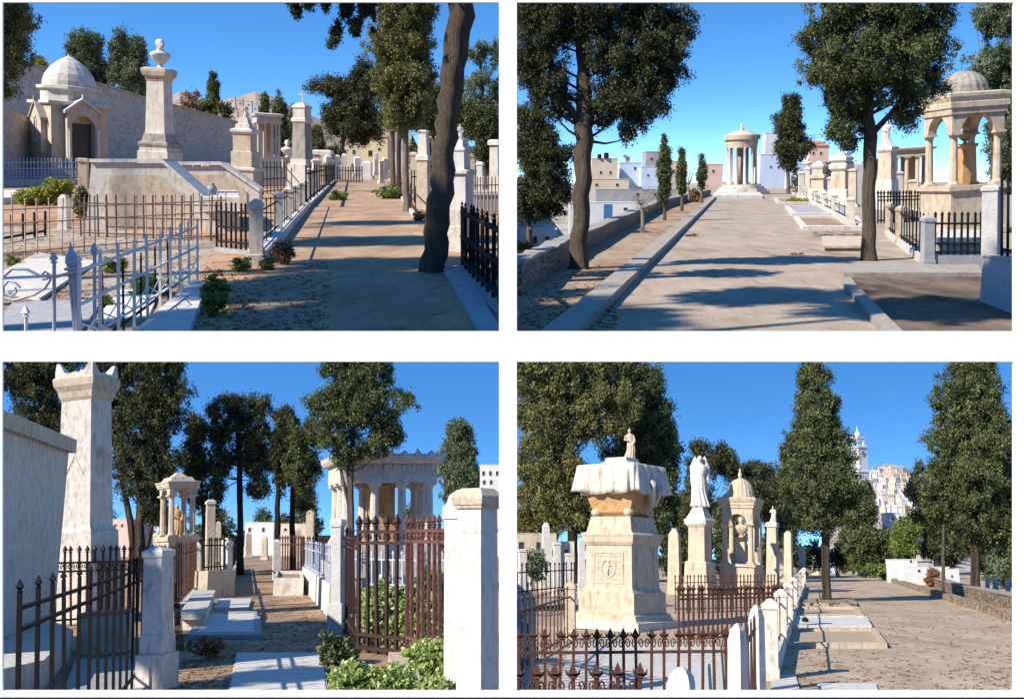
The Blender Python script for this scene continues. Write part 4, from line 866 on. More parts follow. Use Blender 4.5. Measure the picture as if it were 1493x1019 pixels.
for x, b, t_, w_, lb in ((969, 322, 198, 21, 'tallest of the three slim cypresses in the planting strip'), (994, 308, 216, 16, 'middle one of the three slim cypresses in the planting strip'), (1023, 296, 224, 15, 'farthest of the three slim cypresses in the planting strip')):
    tree(P, 'slim_cypress', lb, x, b, [(x, b, 2.4), (x, b-45, 2)], [(x-w_*.28, t_, x+w_*.28, t_+40), (x-w_*.45, t_+18, x+w_*.45, t_+(b-t_)*.65), (x-w_*.4, t_+45, x+w_*.4, b-22)], L_CYP, 2.6, 1.8, 4.5, limbs=0, cat='cypress')
tree(P, 'bare_tree', 'small nearly leafless grey tree in the planting strip', 937, 340, [(937, 340, 3.2), (937, 312, 2.6), (935, 300, 1.6)], [(912, 272, 940, 300), (934, 268, 962, 298), (920, 285, 955, 312)], L_DRY, 1.6, .7, 6, 12, limbs=40, bmat=TWIG)
tree(P, 'bare_tree', 'small grey twiggy tree behind the slim cypresses', 1004, 296, [(1004, 296, 1.6), (1004, 270, 1.2)], [(995, 236, 1018, 262)], L_DRY, 1.5, .6, 5, 12, limbs=20, bmat=TWIG)
bush(P, 'bush', 'brown round clipped bush between the slim cypresses', 1013, 295, [(1005, 274, 1021, 296)], L_DRY, 2.2, 2.4, 4)
tree(P, 'cypress_tree', 'grey-green tree rising behind the domed canopy at the right edge', 1450, 330, [(1450, 330, 7), (1450, 200, 6)], [(1420, 20, 1450, 60), (1424, -30, 1540, 60), (1408, 60, 1500, 130), (1430, 100, 1540, 180), (1440, 150, 1540, 240)], L_EUC, 3.4, 1.3, 8, limbs=10)
# round temple
r = Root(P, 'round_temple', 'round columned temple tomb at the end of the gravel avenue', 'temple', 1081, 283); z = r.z
m = MB()
for k in range(4): m.lathe([(z(283)-1+k*3.4, 40-k*4), (z(283)+(k+1)*3.4, 40-k*4)], 8 if k < 2 else 32, ph=R(22.5))
m.build('steps', MARBLE, r); zb = z(283)+13.6
for k in range(10):
    a = 2*math.pi*(k+.5)/10; m = MB(); m.lathe([(zb, 3), (zb+1.5, 3), (zb+2, 2.3), (z(218), 2), (z(216), 3)], 12, 19.5*math.cos(a), 19.5*math.sin(a)); m.build('column', MARBLE, r, True)
MB().lathe([(zb, 10), (z(217), 10)], 24).build('inner_drum', SOOT, r, True)
MB().lathe([(z(216), 22), (z(211), 22.5), (z(210), 23), (z(205), 23), (z(204), 26), (z(198), 26.5), (z(197), 22), (z(192), 13), (z(191), 4), (z(189), 3.5)], 40).build('entablature', MARBLE2, r)
MB().lathe([(z(190), 2), (z(188), 3), (z(186), 1.2), (z(183), 2.4), (z(180), .4)], 10).build('finial', MARBLE, r, True)
slab(P, 'stone_platform', 'low wide stone platform in front of the round temple', 'platform', [(1038, 290), (1112, 290), (1108, 284), (1042, 284)], 4, MARBLE)
# town below and beyond
H_ = [('beige cube house with roof tanks left of the slim cypresses', 880, 862, 899, 232, 60, BEIGE, [(876, 252, 1.6, 2), (890, 252, 1.6, 2)], 4200), ('bluish white house with dark openings beside the beige cube house', 917, 902, 934, 238, 50, BLUEW, [(926, 246, 1.6, 2.2)], 4400),
      ('pale blue house in front of the grey tower house', 950, 934, 960, 244, 50, BLUEW, [(945, 256, 1.5, 1.6)], 4300), ('grey tower house left of the tallest slim cypress', 948, 940, 966, 222, 40, SLATE, [(950, 232, 1.5, 2)], 5200),
      ('pale house hidden behind the slim cypresses', 985, 972, 1000, 236, 40, BEIGE, [(982, 250, 1.5, 2)], 4600), ('low pink house left of the round temple', 1038, 1026, 1052, 240, 40, PINK, [(1040, 250, 1.6, 2)], 5000),
      ('long terrace house with brown band below the cubes', 880, 840, 916, 262, 30, BEIGE, [(870, 270, 2, 2), (900, 270, 2, 2)], 3600), ('wide white walled building beyond the parapet', 915, 868, 985, 277, 30, SLATE, [(930, 284, 2, 2), (955, 284, 2, 2)], 3200),
      ('white yard wall building with blue door beyond the parapet', 875, 830, 950, 296, 24, WHITE, [(846, 312, 3, 8), (912, 305, 3, 2)], 2500), ('tall white cylinder-like block right of the round temple', 1121, 1113, 1129, 195, 16, WHITE, [(1117, 240, 1, 1.6)], 4200),
      ('bluish white wall house right of the round temple', 1120, 1107, 1145, 226, 30, BLUEW, [(1124, 244, 1.4, 1.6), (1135, 244, 1.4, 1.6)], 3400), ('bright low house right of the cone cypress', 1172, 1152, 1200, 240, 30, BLUEW, [(1160, 252, 2, 2.4), (1178, 252, 2, 2.4)], 3200),
      ('pink house with red roof behind the monuments', 1190, 1178, 1206, 214, 30, PINK, [(1186, 224, 1.6, 2), (1197, 224, 1.6, 2)], 4600), ('white house beside the lower left tree', 790, 758, 812, 335, 24, WHITE, [(780, 350, 3, 5), (798, 350, 3, 5)], 2100)]
for lb, px_, x0, x1, yt, dp, mt, wi, Y in H_:
    drop = -8*16 if px_ < 1060 else 0; by = P.hor+F*(P.H-drop)/Y
    house(P, lb, px_, by, Y, x0, x1, yt, dp, mt, wi, roof=9 if 'red roof' in lb else None, door=(886, 298, 325, 6, BLUED) if 'blue door' in lb else None)
r = Root(P, 'roof_tank', 'dark water tank on the beige cube house', 'tank', 874, 231, Y=4200); MB().lathe([(0, 3), (5, 3), (6, 2)], 12).build('tank_body', BLACK, r)
r = Root(P, 'roof_tank', 'larger dark water tank right on the beige cube house', 'tank', 884, 231, Y=4200); MB().lathe([(0, 3.6), (7, 3.6), (8, 2)], 12).build('tank_body', BLACK, r)
r = Root(P, 'roof_tank', 'tilted solar tank on the bluish white house', 'tank', 915, 237, Y=4400); m = MB(); m.tube([(-6, 0, 10), (4, 0, 6)], 2.4, 8).box(-3, 3, 0, 2, 0, 6); m.build('tank_body', SLATE, r)
r = Root(P, 'roof_antenna', 'thin television antenna above the pink house', 'antenna', 1187, 214, Y=4600); m = MB(); m.box(-.3, .3, -.3, .3, 0, 20).box(-4, 14, -.25, .25, 16, 16.6).box(-3, 8, -.25, .25, 12, 12.5); m.build('mast', TWIG, r)
for i, (x, y, lb) in enumerate(((772, 368, 'green shrub in the lower town garden at the left edge'), (757, 366, 'flowering shrub below the parapet at the left edge'))):
    bush(P, 'bush', lb, x, y, [(x-10, y-16, x+12, y)], L_BRT, 3, 1.3, 5, Y=900)
for i, (x, y0, y1, lb) in enumerate(((792, 338, 366, 'white grave cross shape seen over the parapet'), (806, 344, 364, 'white stone post seen over the parapet'))):
    monument(P, 'gravestone', lb, x, y1, 10, [('stone', [(y1, 8), (y0+4, 6), (y0, 2)], MARBLEW)], Y=1100)
# monuments on the right
temple(P, 'flat roofed columned tomb behind the domed canopy', 1326, 300, 16, 27, 16, 286, 228, 216, 4, 3, 3.2, MARBLE2)
monument(P, 'statue_pedestal', 'tall stained marble pedestal with a statue right of the big trunk', 1293, 306, -24, [('base', [(306, 38), (288, 36), (286, 32), (262, 30)]), ('shaft', [(262, 26), (222, 25)], MARBLE2), ('cap', [(222, 27), (219, 31), (215, 31), (213, 22)])])
draped_figure(P, 'white leaning angel figure on the tall pedestal', 1294, 213.5, 176, P.g(1293, 306).y, MARBLEW, w=.25, sway=-.08)
monument(P, 'urn_monument', 'squat domed marble monument left of the big trunk', 1226, 300, -24, [('base', [(300, 40), (278, 38), (276, 32)]), ('body', [(276, 30), (252, 28), (250, 24)], MARBLE2), ('cornice', [(250, 26), (246, 34), (240, 36), (238, 26)]), ('cap', [(238, 24), (234, 34), (230, 34), (227, 26), (223, 8), (220, 3)], MARBLE)])
monument(P, 'urn_monument', 'tiered monument with planted top left of the squat domed one', 1194, 296, -18, [('base', [(296, 34), (278, 32), (276, 26)]), ('body', [(276, 24), (262, 22), (260, 28), (256, 28), (254, 18), (246, 18)], MARBLE2), ('cap', [(246, 20), (242, 24), (238, 14), (235, 4)])])
bush(P, 'bush', 'small dark shrub between the two tiered monuments', 1207, 286, [(1200, 236, 1216, 262), (1198, 250, 1218, 284)], L_CYP, 2.6, 1.4, 5)
monument(P, 'gravestone', 'grey gravestone between squat monument and big trunk', 1250, 296, 0, [('stone', [(296, 18), (240, 16), (236, 6)], SLATE)])
kiosk(P, 'marble canopy tomb with ribbed dome, arches and corner columns', 1402, 338, 31, 112, 270, 194, 168, 139, 104, MARBLE2, cw=1.1, dw=.62, colr=.054, dmat=SOOT)
monument(P, 'pedestal', 'ochre pedestal inside the ribbed dome canopy', 1407, 338, 31, [('block', [(270, 30), (216, 26), (214, 32), (210, 32)], OCHRE)])
bust(P, 'dark stained bust under the ribbed dome', 1407, 210.5, 180, P.g(1405, 338).y, OCHRE)
fence(P, 'pillar_fence', 'row of small grey pillars on a white kerb behind the framed graves', (1240, 330), (1160, 282), 302, 30, BLACK, r=.5, fin=2, kerb=320, kmat=MARBLEW, kw=14, pillars=tuple((t_, 6, 287) for t_ in (0, .1, .2, .32, .46, .62, .8, 1)), pmat=MARBLE)
slab(P, 'framed_grave', 'nearest framed grave with marble kerb in the row right of the avenue', 'grave', [(1170, 336), (1262, 336), (1250, 319), (1157, 319)], 5, MARBLEW, inner=(.86, G_STR))
slab(P, 'framed_grave', 'second framed grave with marble kerb right of the avenue', 'grave', [(1155, 317), (1246, 317), (1236, 304), (1144, 304)], 5, MARBLE, inner=(.86, SLATE, .6))
slab(P, 'framed_grave', 'farthest low grave with yellow flowers right of the avenue', 'grave', [(1134, 298), (1200, 298), (1190, 291), (1128, 291)], 3, MARBLE, inner=(.86, G_STR))
bush(P, 'weed_clump', 'yellow flowers on the farthest low grave', 1160, 296, [(1140, 288, 1182, 297)], L_YEL, 2.2, .8, 3, cat='flowers')
slab(P, 'grave_slab', 'pale brick edged slab in front of the big trunk', 'grave', [(1202, 366), (1266, 366), (1258, 351), (1199, 351)], 7, MARBLE2, lip=1.06)
slab(P, 'grave_slab', 'thin sunken slab edge beside the framed graves', 'grave', [(1186, 346), (1255, 346), (1252, 341), (1184, 341)], 4, BRICKY)
slab(P, 'stone_step', 'long low concrete step at the edge of the dark soil plot', 'step', [(1230, 404), (1432, 404), (1426, 391), (1228, 391)], 6, CONC)
wallrun(P, 'stone_kerb', 'short white then earthy kerb running to the lower right', 'kerb', [(1306, 500), (1270, 458), (1233, 416)], [486, 447, 408], 24, CONC, seg=6, rough=.8)
fence(P, 'iron_fence', 'black iron railing on a dark plinth right of the grey pillar', (1352, 390), (1440, 390), 316, 9, BLACK, r=1.3, fin=5, rails=(.08, .3, .82), kerb=372, kmat=SLATE, kw=8, pillars=((0, 7.5, 313),), pmat=SLATE)
fence(P, 'iron_fence', 'black iron railing running back from the grey pillar', (1352, 388), (1296, 345), 318, 14, BLACK, r=1.1, fin=4, kerb=376, kmat=MARBLEW, kw=12, pillars=((1, 8, 312), (.62, 8, 312)), pmat=MARBLE2)
fence(P, 'iron_fence', 'dark wrought railing below the columned tomb', (1280, 326), (1350, 322), 284, 16, BLACK, r=.8, fin=4, rails=(.1, .8, .92), fl=True)
r = wallrun(P, 'plinth_wall', 'bluish marble plinth wall at the right edge', 'wall', [(1446, 440), (1540, 474)], [374, 388], 34, MARBLE3, cope=(3, 1.1, MARBLE))
monument(P, 'marble_pillar', 'square bluish marble pillar on the plinth wall', 1444, 440, -14, [('pillar', [(373, 26), (278, 25)], MARBLE3), ('cap', [(278, 29), (273, 29), (270, 18)], MARBLE3)])
fence(P, 'iron_fence', 'tall black railing on the plinth wall at the right edge', (1460, 446), (1560, 482), 262, 10, BLACK, r=1.5, fin=6, kerb=377, kw=4, kmat=MARBLE3, fl=True)
slab(P, 'tomb_chest', 'low tomb chest behind the black railing', 'tomb', [(1366, 366), (1440, 366), (1436, 352), (1370, 352)], 18, MARBLE, lip=1.05)
offtree(P, 1120, 432, 22, 1.0, 'cypress outside the view that shades the near avenue', dens=.8)
offtree(P, 1385, 452, 20, 1.3, 'cypress outside the view that shades the dark soil plot')
for i, (x, b, t_, w_, lb) in enumerate(((1168, 288, 250, 9, 'small pale stele at the far end of the right row'), (1178, 291, 244, 10, 'pale stele before the tiered monument'), (1211, 297, 258, 10, 'low stele between the two tiered monuments'), (1243, 302, 246, 13, 'stained stele close left of the big trunk'), (1310, 304, 250, 12, 'pale stele in front of the columned tomb'), (1330, 308, 262, 12, 'low cream stele left of the domed canopy'), (1160, 284, 256, 7, 'tiny stele near the cone cypress'), (1278, 300, 250, 9, 'narrow stele right of the big trunk'))):
    monument(P, 'gravestone', lb, x, b, (12, -18, 5, -10, 20, 0, -15)[i % 7], [('base', [(b, w_*1.5), (b-4, w_*1.4)]), ('stone', [(b-4, w_), (t_+4, w_*.9), (t_+3.5, w_*1.15), (t_+1.5, w_*1.15), (t_, w_*.5)], (MARBLE, MARBLE2)[i % 2])])
bust(P, 'small pale bust on the stele before the tiered monument', 1178, 244, 230, P.g(1178, 291).y, MARBLEW)
for x0, y0, x1, y1, lb in ((1250, 222, 1300, 296, 'dark shrub behind the statue pedestal'), (1205, 232, 1260, 290, 'dark shrub behind the squat domed monument'), (1150, 250, 1182, 286, 'low dark shrub at the cone cypress foot'), (1440, 200, 1500, 300, 'dark foliage behind the domed canopy right side')):
    bush(P, 'bush', lb, (x0+x1)/2, 284, [(x0, y0+6, (x0+x1)/2+6, y1), ((x0+x1)/2-6, y0, x1, y1)], L_CYP, 2.8, 1.2, 6)
for i, (x, b, w_, lb) in enumerate(((880, 430, 26, 'dry brown weed patch by the low kerb wall'), (1010, 345, 20, 'small dry weed tuft in the avenue'), (1160, 372, 22, 'dry weed tuft before the brick edged slab'), (790, 440, 30, 'dry orange weeds in the planting strip'))):
    bush(P, 'weed_clump', lb, x, b, [(x-w_/2, b-5, x+w_/2, b+1)], L_DRY, 1.6, .8, 3, 40, cat='weeds', up=.6, vert=.5)
# ================================================================ lower left view
P = BL
r = wallrun(P, 'marble_tomb', 'big plain marble tomb block with cornice at the left edge', 'tomb', [(44, 940), (-150, 1010)], [660, 604], 60, MARBLE, cope=(20, 1.35, MARBLE2))
slab(P, 'tomb_step', 'projecting marble step at the foot of the big tomb block', 'step', [(-120, 1060), (60, 1010), (104, 955), (60, 930)], 40, MARBLE, lip=1.0)
r = monument(P, 'stele_column', 'tall tapering marble stele with crossed relief and horned top', 122, 905, -36, [
    ('plinth', [(905, 112), (822, 110), (820, 100), (800, 98)]), ('base', [(800, 94), (775, 92), (772, 84), (768, 80)], MARBLE), ('shaft', [(768, 77), (586, 69)], MARBLE),
    ('capital', [(586, 71), (582, 76), (574, 80), (566, 92), (556, 96), (553, 88)], MARBLE2)], MARBLE)
k = r.k; z = r.z; m = MB(); h = 88/2/k
for sx in (-1, 1):
    for sy in (-1, 1): m.rings([[(sx*h*a, sy*h*a, zz), (sx*h*b, sy*h*a, zz), (sx*h*b, sy*h*b, zz), (sx*h*a, sy*h*b, zz)] for zz, a, b in ((z(553), 1, .3), (z(545), 1, .55), (z(533), .96, .8))])
for a in (0, 90, 180, 270):
    m.tf = Matrix.Rotation(R(a), 4, 'Z'); m.prism([(-h*.9, z(553)), (h*.9, z(553)), (h*.75, z(545)), (h*.3, z(548)), (0, z(546)), (-h*.3, z(548)), (-h*.75, z(545))], -h*.95, -h*.55)
m.tf = Matrix.Identity(4); m.build('acroteria', MARBLE, r)
m = MB(); hh = 74/2/k; m.tube([(-hh*.55, -hh*1.0, z(694)), (hh*.5, -hh*.93, z(640))], 1.1, 6); m.tube([(hh*.55, -hh*1.0, z(694)), (-hh*.5, -hh*.93, z(640))], 1.1, 6)
m.lathe([(z(612), 1), (z(608), 1)], 4, 0, -hh*.9); m.tf = Matrix.Rotation(R(90), 4, 'Z'); m.box(-hh*.5, hh*.5, -hh*1.0, -hh*.9, z(690), z(655)); m.build('relief', MARBLE2, r)
# trees behind
tree(P, 'cypress_tree', 'huge dark cypress behind the horned stele', 203, 842, [(203, 842, 7), (203, 770, 7), (208, 700, 6), (216, 620, 5), (225, 560, 3)],
     [(-30, 490, 70, 580), (20, 540, 95, 640), (30, 500, 110, 560), (60, 580, 100, 680), (100, 500, 200, 600), (170, 490, 275, 570), (180, 540, 276, 620), (150, 560, 262, 690), (160, 640, 262, 730), (200, 690, 245, 770)], L_DRK, 3.6, 1.0, 9, limbs=40, bmat=BARK, extra=[[(198, 838, 5), (190, 760, 5), (176, 690, 4), (168, 600, 3)], [(206, 838, 4), (220, 770, 4), (240, 700, 3)]])
tree(P, 'pine_tree', 'round topped pine with a straight dark trunk in the middle', 350, 838, [(350, 838, 5.5), (350, 740, 4.5), (349, 660, 4), (345, 600, 3)],
     [(300, 574, 360, 620), (330, 572, 398, 620), (276, 610, 340, 650), (320, 600, 404, 660), (290, 640, 350, 700), (340, 640, 400, 700), (268, 640, 305, 760), (296, 690, 330, 742), (355, 690, 400, 730)], L_DRK, 3.4, .9, 8, limbs=34, bmat=BARKD)
tree(P, 'cypress_tree', 'dark cypress right of the round topped pine', 404, 830, [(404, 830, 4.5), (404, 740, 4), (408, 650, 3)], [(396, 590, 438, 650), (385, 620, 430, 700), (396, 680, 420, 720)], L_DRK, 3.2, 1.1, 7, limbs=20, bmat=BARKD)
tree(P, 'cypress_tree', 'dark cypress in front of the temple edge', 427, 832, [(427, 832, 4.5), (426, 740, 4), (430, 660, 3)], [(420, 612, 468, 670), (410, 640, 470, 720), (425, 690, 462, 752)], L_CYP, 3.2, 1.0, 7, limbs=20, bmat=BARKD)
tree(P, 'cypress_tree', 'slender dark tree left of the round topped pine', 300, 836, [(300, 836, 3), (296, 740, 2.5), (292, 680, 2)], [(268, 600, 300, 660), (262, 640, 296, 700)], L_DRK, 3.2, 1.0, 7, limbs=12, bmat=BARKD)
tree(P, 'cypress_tree', 'tall loose cypress with a pale trunk in front of the columned temple', 513, 868, [(513, 868, 5), (512, 760, 4.6), (510, 690, 5), (514, 640, 4), (518, 570, 3)],
     [(462, 490, 520, 560), (500, 490, 560, 550), (516, 510, 580, 570), (446, 560, 510, 610), (455, 590, 530, 655), (500, 560, 602, 625), (480, 530, 560, 620), (540, 600, 592, 660), (474, 640, 530, 682), (520, 630, 570, 668)], L_CYP, 3.5, .95, 8, limbs=36, bmat=BARKL, extra=[[(510, 740, 3), (500, 700, 2.4), (490, 655, 1.6)]])
tree(P, 'cypress_tree', 'wide cone shaped cypress at the far right', 668, 810, [(668, 810, 3), (668, 740, 2.5)], [(648, 610, 690, 650), (642, 630, 698, 690), (640, 660, 702, 727), (648, 700, 696, 745)], L_EUC, 3, 1.7, 6, limbs=8)
tree(P, 'cypress_tree', 'small dark tree low between tomb block and stele', 74, 830, [(74, 830, 3), (76, 780, 2)], [(66, 738, 86, 790)], L_CYP, 3, 1.3, 6, limbs=4)
house(P, 'cream apartment house with balconies at the right edge', 715, 800, 70, 699, 745, 678, 40, WHITE, [(705, 690, 2, 3.2), (715, 690, 2, 3.2), (725, 690, 2, 3.2), (706, 703, 2, 3.2), (716, 703, 2, 3.2)])
house(P, 'pink house glimpsed under the huge cypress', 172, 800, 70, 160, 188, 757, 30, PINK, [(168, 766, 1.6, 2), (178, 766, 1.6, 2)])
house(P, 'blue-white building glimpsed behind the canopy tomb', 300, 800, 72, 190, 230, 768, 30, BLUEW, [(200, 775, 2, 2)])
house(P, 'pale distant building behind the pine trunk', 370, 800, 74, 356, 398, 762, 30, WHITE, [(364, 772, 2, 3), (384, 772, 2, 3)])
house(P, 'low cream building behind the dark cypresses', 440, 800, 72, 408, 446, 764, 30, BEIGE, [(416, 772, 2, 2)])
kiosk(P, 'small canopy tomb with pyramid roof and golden inside', 258, 852, 22, 58, 782, 722, 712, 703, 689, MARBLE2, pyr=True, cw=1.12, colr=.08)
draped_figure(P, 'ochre statue standing inside the small canopy tomb', 258, 782, 735, P.g(258, 852).y, OCHRE, w=.2)
monument(P, 'cross_pillar', 'slim pale pillar right of the small canopy tomb', 306, 846, 10, [('pillar', [(846, 16), (735, 13)], MARBLE2), ('cap', [(735, 16), (731, 16), (728, 6)])])
temple(P, 'open columned marble temple with antefixes on its flat roof', 556, 862, 12, 71, 54, 790, 706, 668, 4, 3, 7, MARBLE, name='columned_temple', ante=9)
r = Root(P, 'small_statue', 'tiny white figure on the temple roof edge', 'statue', 609, 668, Y=P.g(560, 862).y*.97); MB().lathe([(0, 2.6), (3, 1.8), (8, 2.2), (11, 1.2), (13, 1.6), (15, .4)], 10).build('carving', MARBLEW, r, True)
# iron and pillars at the left
fence(P, 'iron_fence', 'dark spear topped railing behind the foreground fence', (56, 915), (240, 900), 806, 17, RUST, r=1.3, fin=7, rails=(.08, .74, .86), scroll=(.75, .86))
monument(P, 'tomb_chest', 'brick topped low cream tomb seen through the fences', 155, 950, -12, [('chest', [(950, 78), (896, 78)], MARBLE2), ('lid', [(896, 80), (890, 80)], ROOF)])
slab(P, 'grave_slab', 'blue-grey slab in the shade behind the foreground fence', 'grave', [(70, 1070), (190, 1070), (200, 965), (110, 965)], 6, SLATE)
fence(P, 'iron_fence', 'black foreground fence with spear tips and double rail', (22, 1235), (224, 968), 862, 16, BLACK, r=3.4, fin=13, rails=(.08, .84, .93), rr=3, kerb=1222, kmat=MARBLE, kw=60)
monument(P, 'marble_pillar', 'white marble pillar with pyramid cap ending the foreground fence', 229, 1004, -34, [('base', [(1004, 60), (952, 60)], MARBLE), ('foot', [(952, 50), (925, 49), (923, 45)], MARBLE), ('shaft', [(923, 44), (812, 42)], MARBLE), ('cap', [(812, 46), (806, 48), (803, 48), (795, 8)], MARBLEW)])
fence(P, 'iron_fence', 'dense rusty black railing behind the pyramid capped pillar', (246, 912), (287, 862), 800, 20, RUST, r=1.2, fin=5, rails=(.1, .86), kerb=896, kmat=MARBLE, kw=16, pillars=((1, 7, 796),), pmat=MARBLE)
m_ = fence(P, 'iron_fence', 'black railing on a marble plinth with grey pillar farther on', (294, 872), (330, 868), 789, 8, BLACK, r=.8, fin=4, kerb=832, kmat=MARBLE2, kw=22, pillars=((1, 6.5, 784),), pmat=MARBLE)
fence(P, 'iron_fence', 'black railing running back beside the middle path', (332, 868), (344, 830), 790, 14, BLACK, r=.9, fin=4, kerb=845, kmat=MARBLE)
r = Root(P, 'leaning_grate', 'rusty iron grate leaning against the marble pillar', 'grate', 262, 948, -20); m = MB()
for i in range(7): m.tube([(-8+i*2.6, 0, 0), (-16+i*1.6, 6, 66)], .7, 5)
for t_ in (.1, .4, .7, .95): m.tube([(-8-8*t_, 6*t_, 66*t_), (8-8*t_-6*t_, 6*t_, 66*t_)], .8, 5)
m.build('bars', RUST, r)
slab(P, 'tomb_block', 'marble block with sunlit top beside the rusty railing', 'tomb', [(262, 918), (298, 918), (312, 880), (284, 880)], 22, MARBLE, lip=1.05)
slab(P, 'grave_slab', 'low grave slab frame beside the middle path', 'grave', [(272, 932), (382, 932), (378, 896), (300, 896)], 6, SLATE, inner=(.8, MARBLEW, .9))
slab(P, 'grave_slab', 'small far grave slab in the middle path', 'grave', [(310, 890), (362, 890), (366, 876), (320, 876)], 4, MARBLEW)
slab(P, 'grave_slab', 'large pale slab filling the path in the foreground', 'grave', [(322, 1060), (488, 1060), (468, 952), (345, 952)], 3, MARBLEW, lip=.96)
slab(P, 'planter_box', 'square marble planter box at the path end', 'planter', [(398, 868), (442, 868), (440, 852), (402, 852)], 22, MARBLE, inner=(.82, G_BL, .8))
monument(P, 'marble_pillar', 'small marble pillar left of the dark railing at the path end', 403, 845, 8, [('pillar', [(845, 12), (790, 11), (786, 5)], MARBLE)])
fence(P, 'iron_fence', 'dark railing behind the marble planter box', (408, 842), (442, 842), 786, 9, RUST, r=.8, fin=4)
fence(P, 'iron_fence', 'blue-grey railing on a whitewashed low wall right of the path', (486, 900), (444, 856), 800, 16, IRONB, r=1.0, fin=5, kerb=852, kmat=MARBLEW, kw=14, rails=(.1, .8))
monument(P, 'marble_pillar', 'slim bluish white pillar left of the rusty gate', 492, 922, -25, [('base', [(922, 30), (880, 30), (878, 22)], MARBLE3), ('shaft', [(878, 20), (768, 19)], MARBLE3), ('cap', [(768, 23), (764, 25), (758, 25), (756, 14)], MARBLEW)])
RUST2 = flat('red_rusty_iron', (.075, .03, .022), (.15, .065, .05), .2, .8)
RUSTD = flat('dark_red_iron', (.022, .009, .008), (.045, .016, .013), .2, .7)  # darker copy of the red iron, backlit shade put into the colour
fence(P, 'iron_fence', 'dark rusty railing side left of the gate leaf', (499, 912), (521, 948), 778, 6, RUSTD, r=1.5, fin=6, rails=(.03, .13, .87, .96), scroll=(.87, .96), lattice=(.03, .13))
fence(P, 'iron_gate', 'dark red iron gate leaf with scroll bands and thick posts', (523, 950), (592, 958), 768, 5, RUSTD, cat='gate', r=2.2, fin=11, rails=(.04, .14, .87, .96), scroll=(.88, .95), lattice=(.04, .14), fl=True)
fence(P, 'iron_fence', 'sunlit red rusty railing between gate leaf and white pillar', (594, 960), (670, 992), 766, 9, RUST2, r=2.2, fin=9, rails=(.04, .16, .88, .96), scroll=(.89, .96), lattice=(.04, .16), fl=True)
monument(P, 'marble_pillar', 'large white marble pillar at the right edge', 696, 1098, -36, [('shaft', [(1098, 64), (776, 60)], MARBLEW), ('band', [(776, 62), (770, 62)], MARBLEW), ('neck', [(770, 60), (742, 60)], MARBLEW), ('cap', [(742, 66), (740, 70), (737, 70), (736, 76), (728, 80), (724, 80), (722, 76), (712, 50)], MARBLE2)])
monument(P, 'sarcophagus_lid', 'curved white tomb lid behind the large white pillar', 672, 1000, -30, [('chest', [(1000, 50), (756, 50)], MARBLEW), ('lid', [(756, 56), (738, 56), (736, 46), (722, 36), (714, 12)], MARBLEW)])
for a, b, c, d, bx, by, lb, mt, up_ in ((462, 925, 520, 964, 500, 968, 'dark leafed ground plant at the foot of the bluish pillar', L_CYP, .3), (474, 962, 560, 1010, 520, 1040, 'bright ivy spilling over the pale slab', L_IVY, .5), (530, 966, 610, 1010, 570, 1040, 'bright ivy in front of the red gate', L_IVY, .5),
        (518, 850, 604, 950, 560, 936, 'ivy mass behind the dark red gate', L_IVY, .5), (585, 832, 668, 950, 628, 940, 'tall sunlit ivy behind the red rusty railing', L_IVY, .5), (590, 930, 668, 985, 640, 985, 'ivy at the foot of the red rusty railing', L_IVY, .5), (600, 984, 672, 1040, 640, 1050, 'ivy in the lower right corner beside the white pillar', L_IVY, .5)):
    bush(P, 'ivy', lb, bx, by, [(a, b, c, d), (a+8, b+12, c-8, d+14), (a, (b+d)/2, c, d+20)], mt, 6 if mt is L_IVY else 5, 2.2, 9, 34, cat='ivy', up=up_, vert=.7)
slab(P, 'kerb_stone', 'pale diagonal kerb stone among the ivy', 'kerb', [(588, 1060), (628, 1060), (602, 962), (566, 962)], 14, MARBLE2)
bush(P, 'dry_litter', 'dry brown weeds beside the grave slab', 300, 962, [(270, 925, 330, 960)], L_DRY, 3, .8, 5, cat='weeds')
offtree(P, 400, 990, 14, .6, 'cypress outside the view that dapples the pale slab', dens=.6)
offtree(P, 400, 912, 17, .8, 'cypress outside the view that dapples the middle path', dens=.7)
for x0, y0, x1, y1, lb in ((60, 750, 130, 812, 'low dark shrub line left behind the stele'), (210, 744, 262, 810, 'dark shrub behind the canopy tomb left side'), (268, 752, 345, 806, 'dark shrub behind the slim pale pillar'), (352, 758, 398, 800, 'dark shrub right of the pine trunk'), (398, 742, 470, 806, 'dark shrub mass between dark cypresses and temple'), (590, 770, 690, 815, 'dark shrubs behind the temple right side')):
    bush(P, 'bush', lb, (x0+x1)/2, 806, [(x0, y0+8, (x0+x1)/2+8, y1), ((x0+x1)/2-8, y0, x1, y1)], L_DRK, 3, 1.2, 7)
for i, (x, b, t_, w_, lb) in enumerate(((362, 812, 776, 10, 'small pale gravestone right of the pine trunk'), (386, 816, 782, 9, 'pale gravestone in the middle distance of the path'), (318, 818, 760, 8, 'narrow pale stele left of the pine trunk'), (338, 812, 784, 12, 'low cream tomb beside the pine foot'), (452, 826, 742, 14, 'tall pale pier before the temple corner'), (434, 818, 770, 11, 'pale gravestone between the two dark cypress trunks'), (228, 826, 776, 12, 'pale gravestone left of the canopy tomb'))):
    monument(P, 'gravestone', lb, x, b, (10, -15, 0, 20, -10, 5, -20)[i], [('base', [(b, w_*1.4), (b-4, w_*1.3)]), ('stone', [(b-4, w_), (t_+3, w_*.9), (t_, w_*.4)], MARBLE2)])
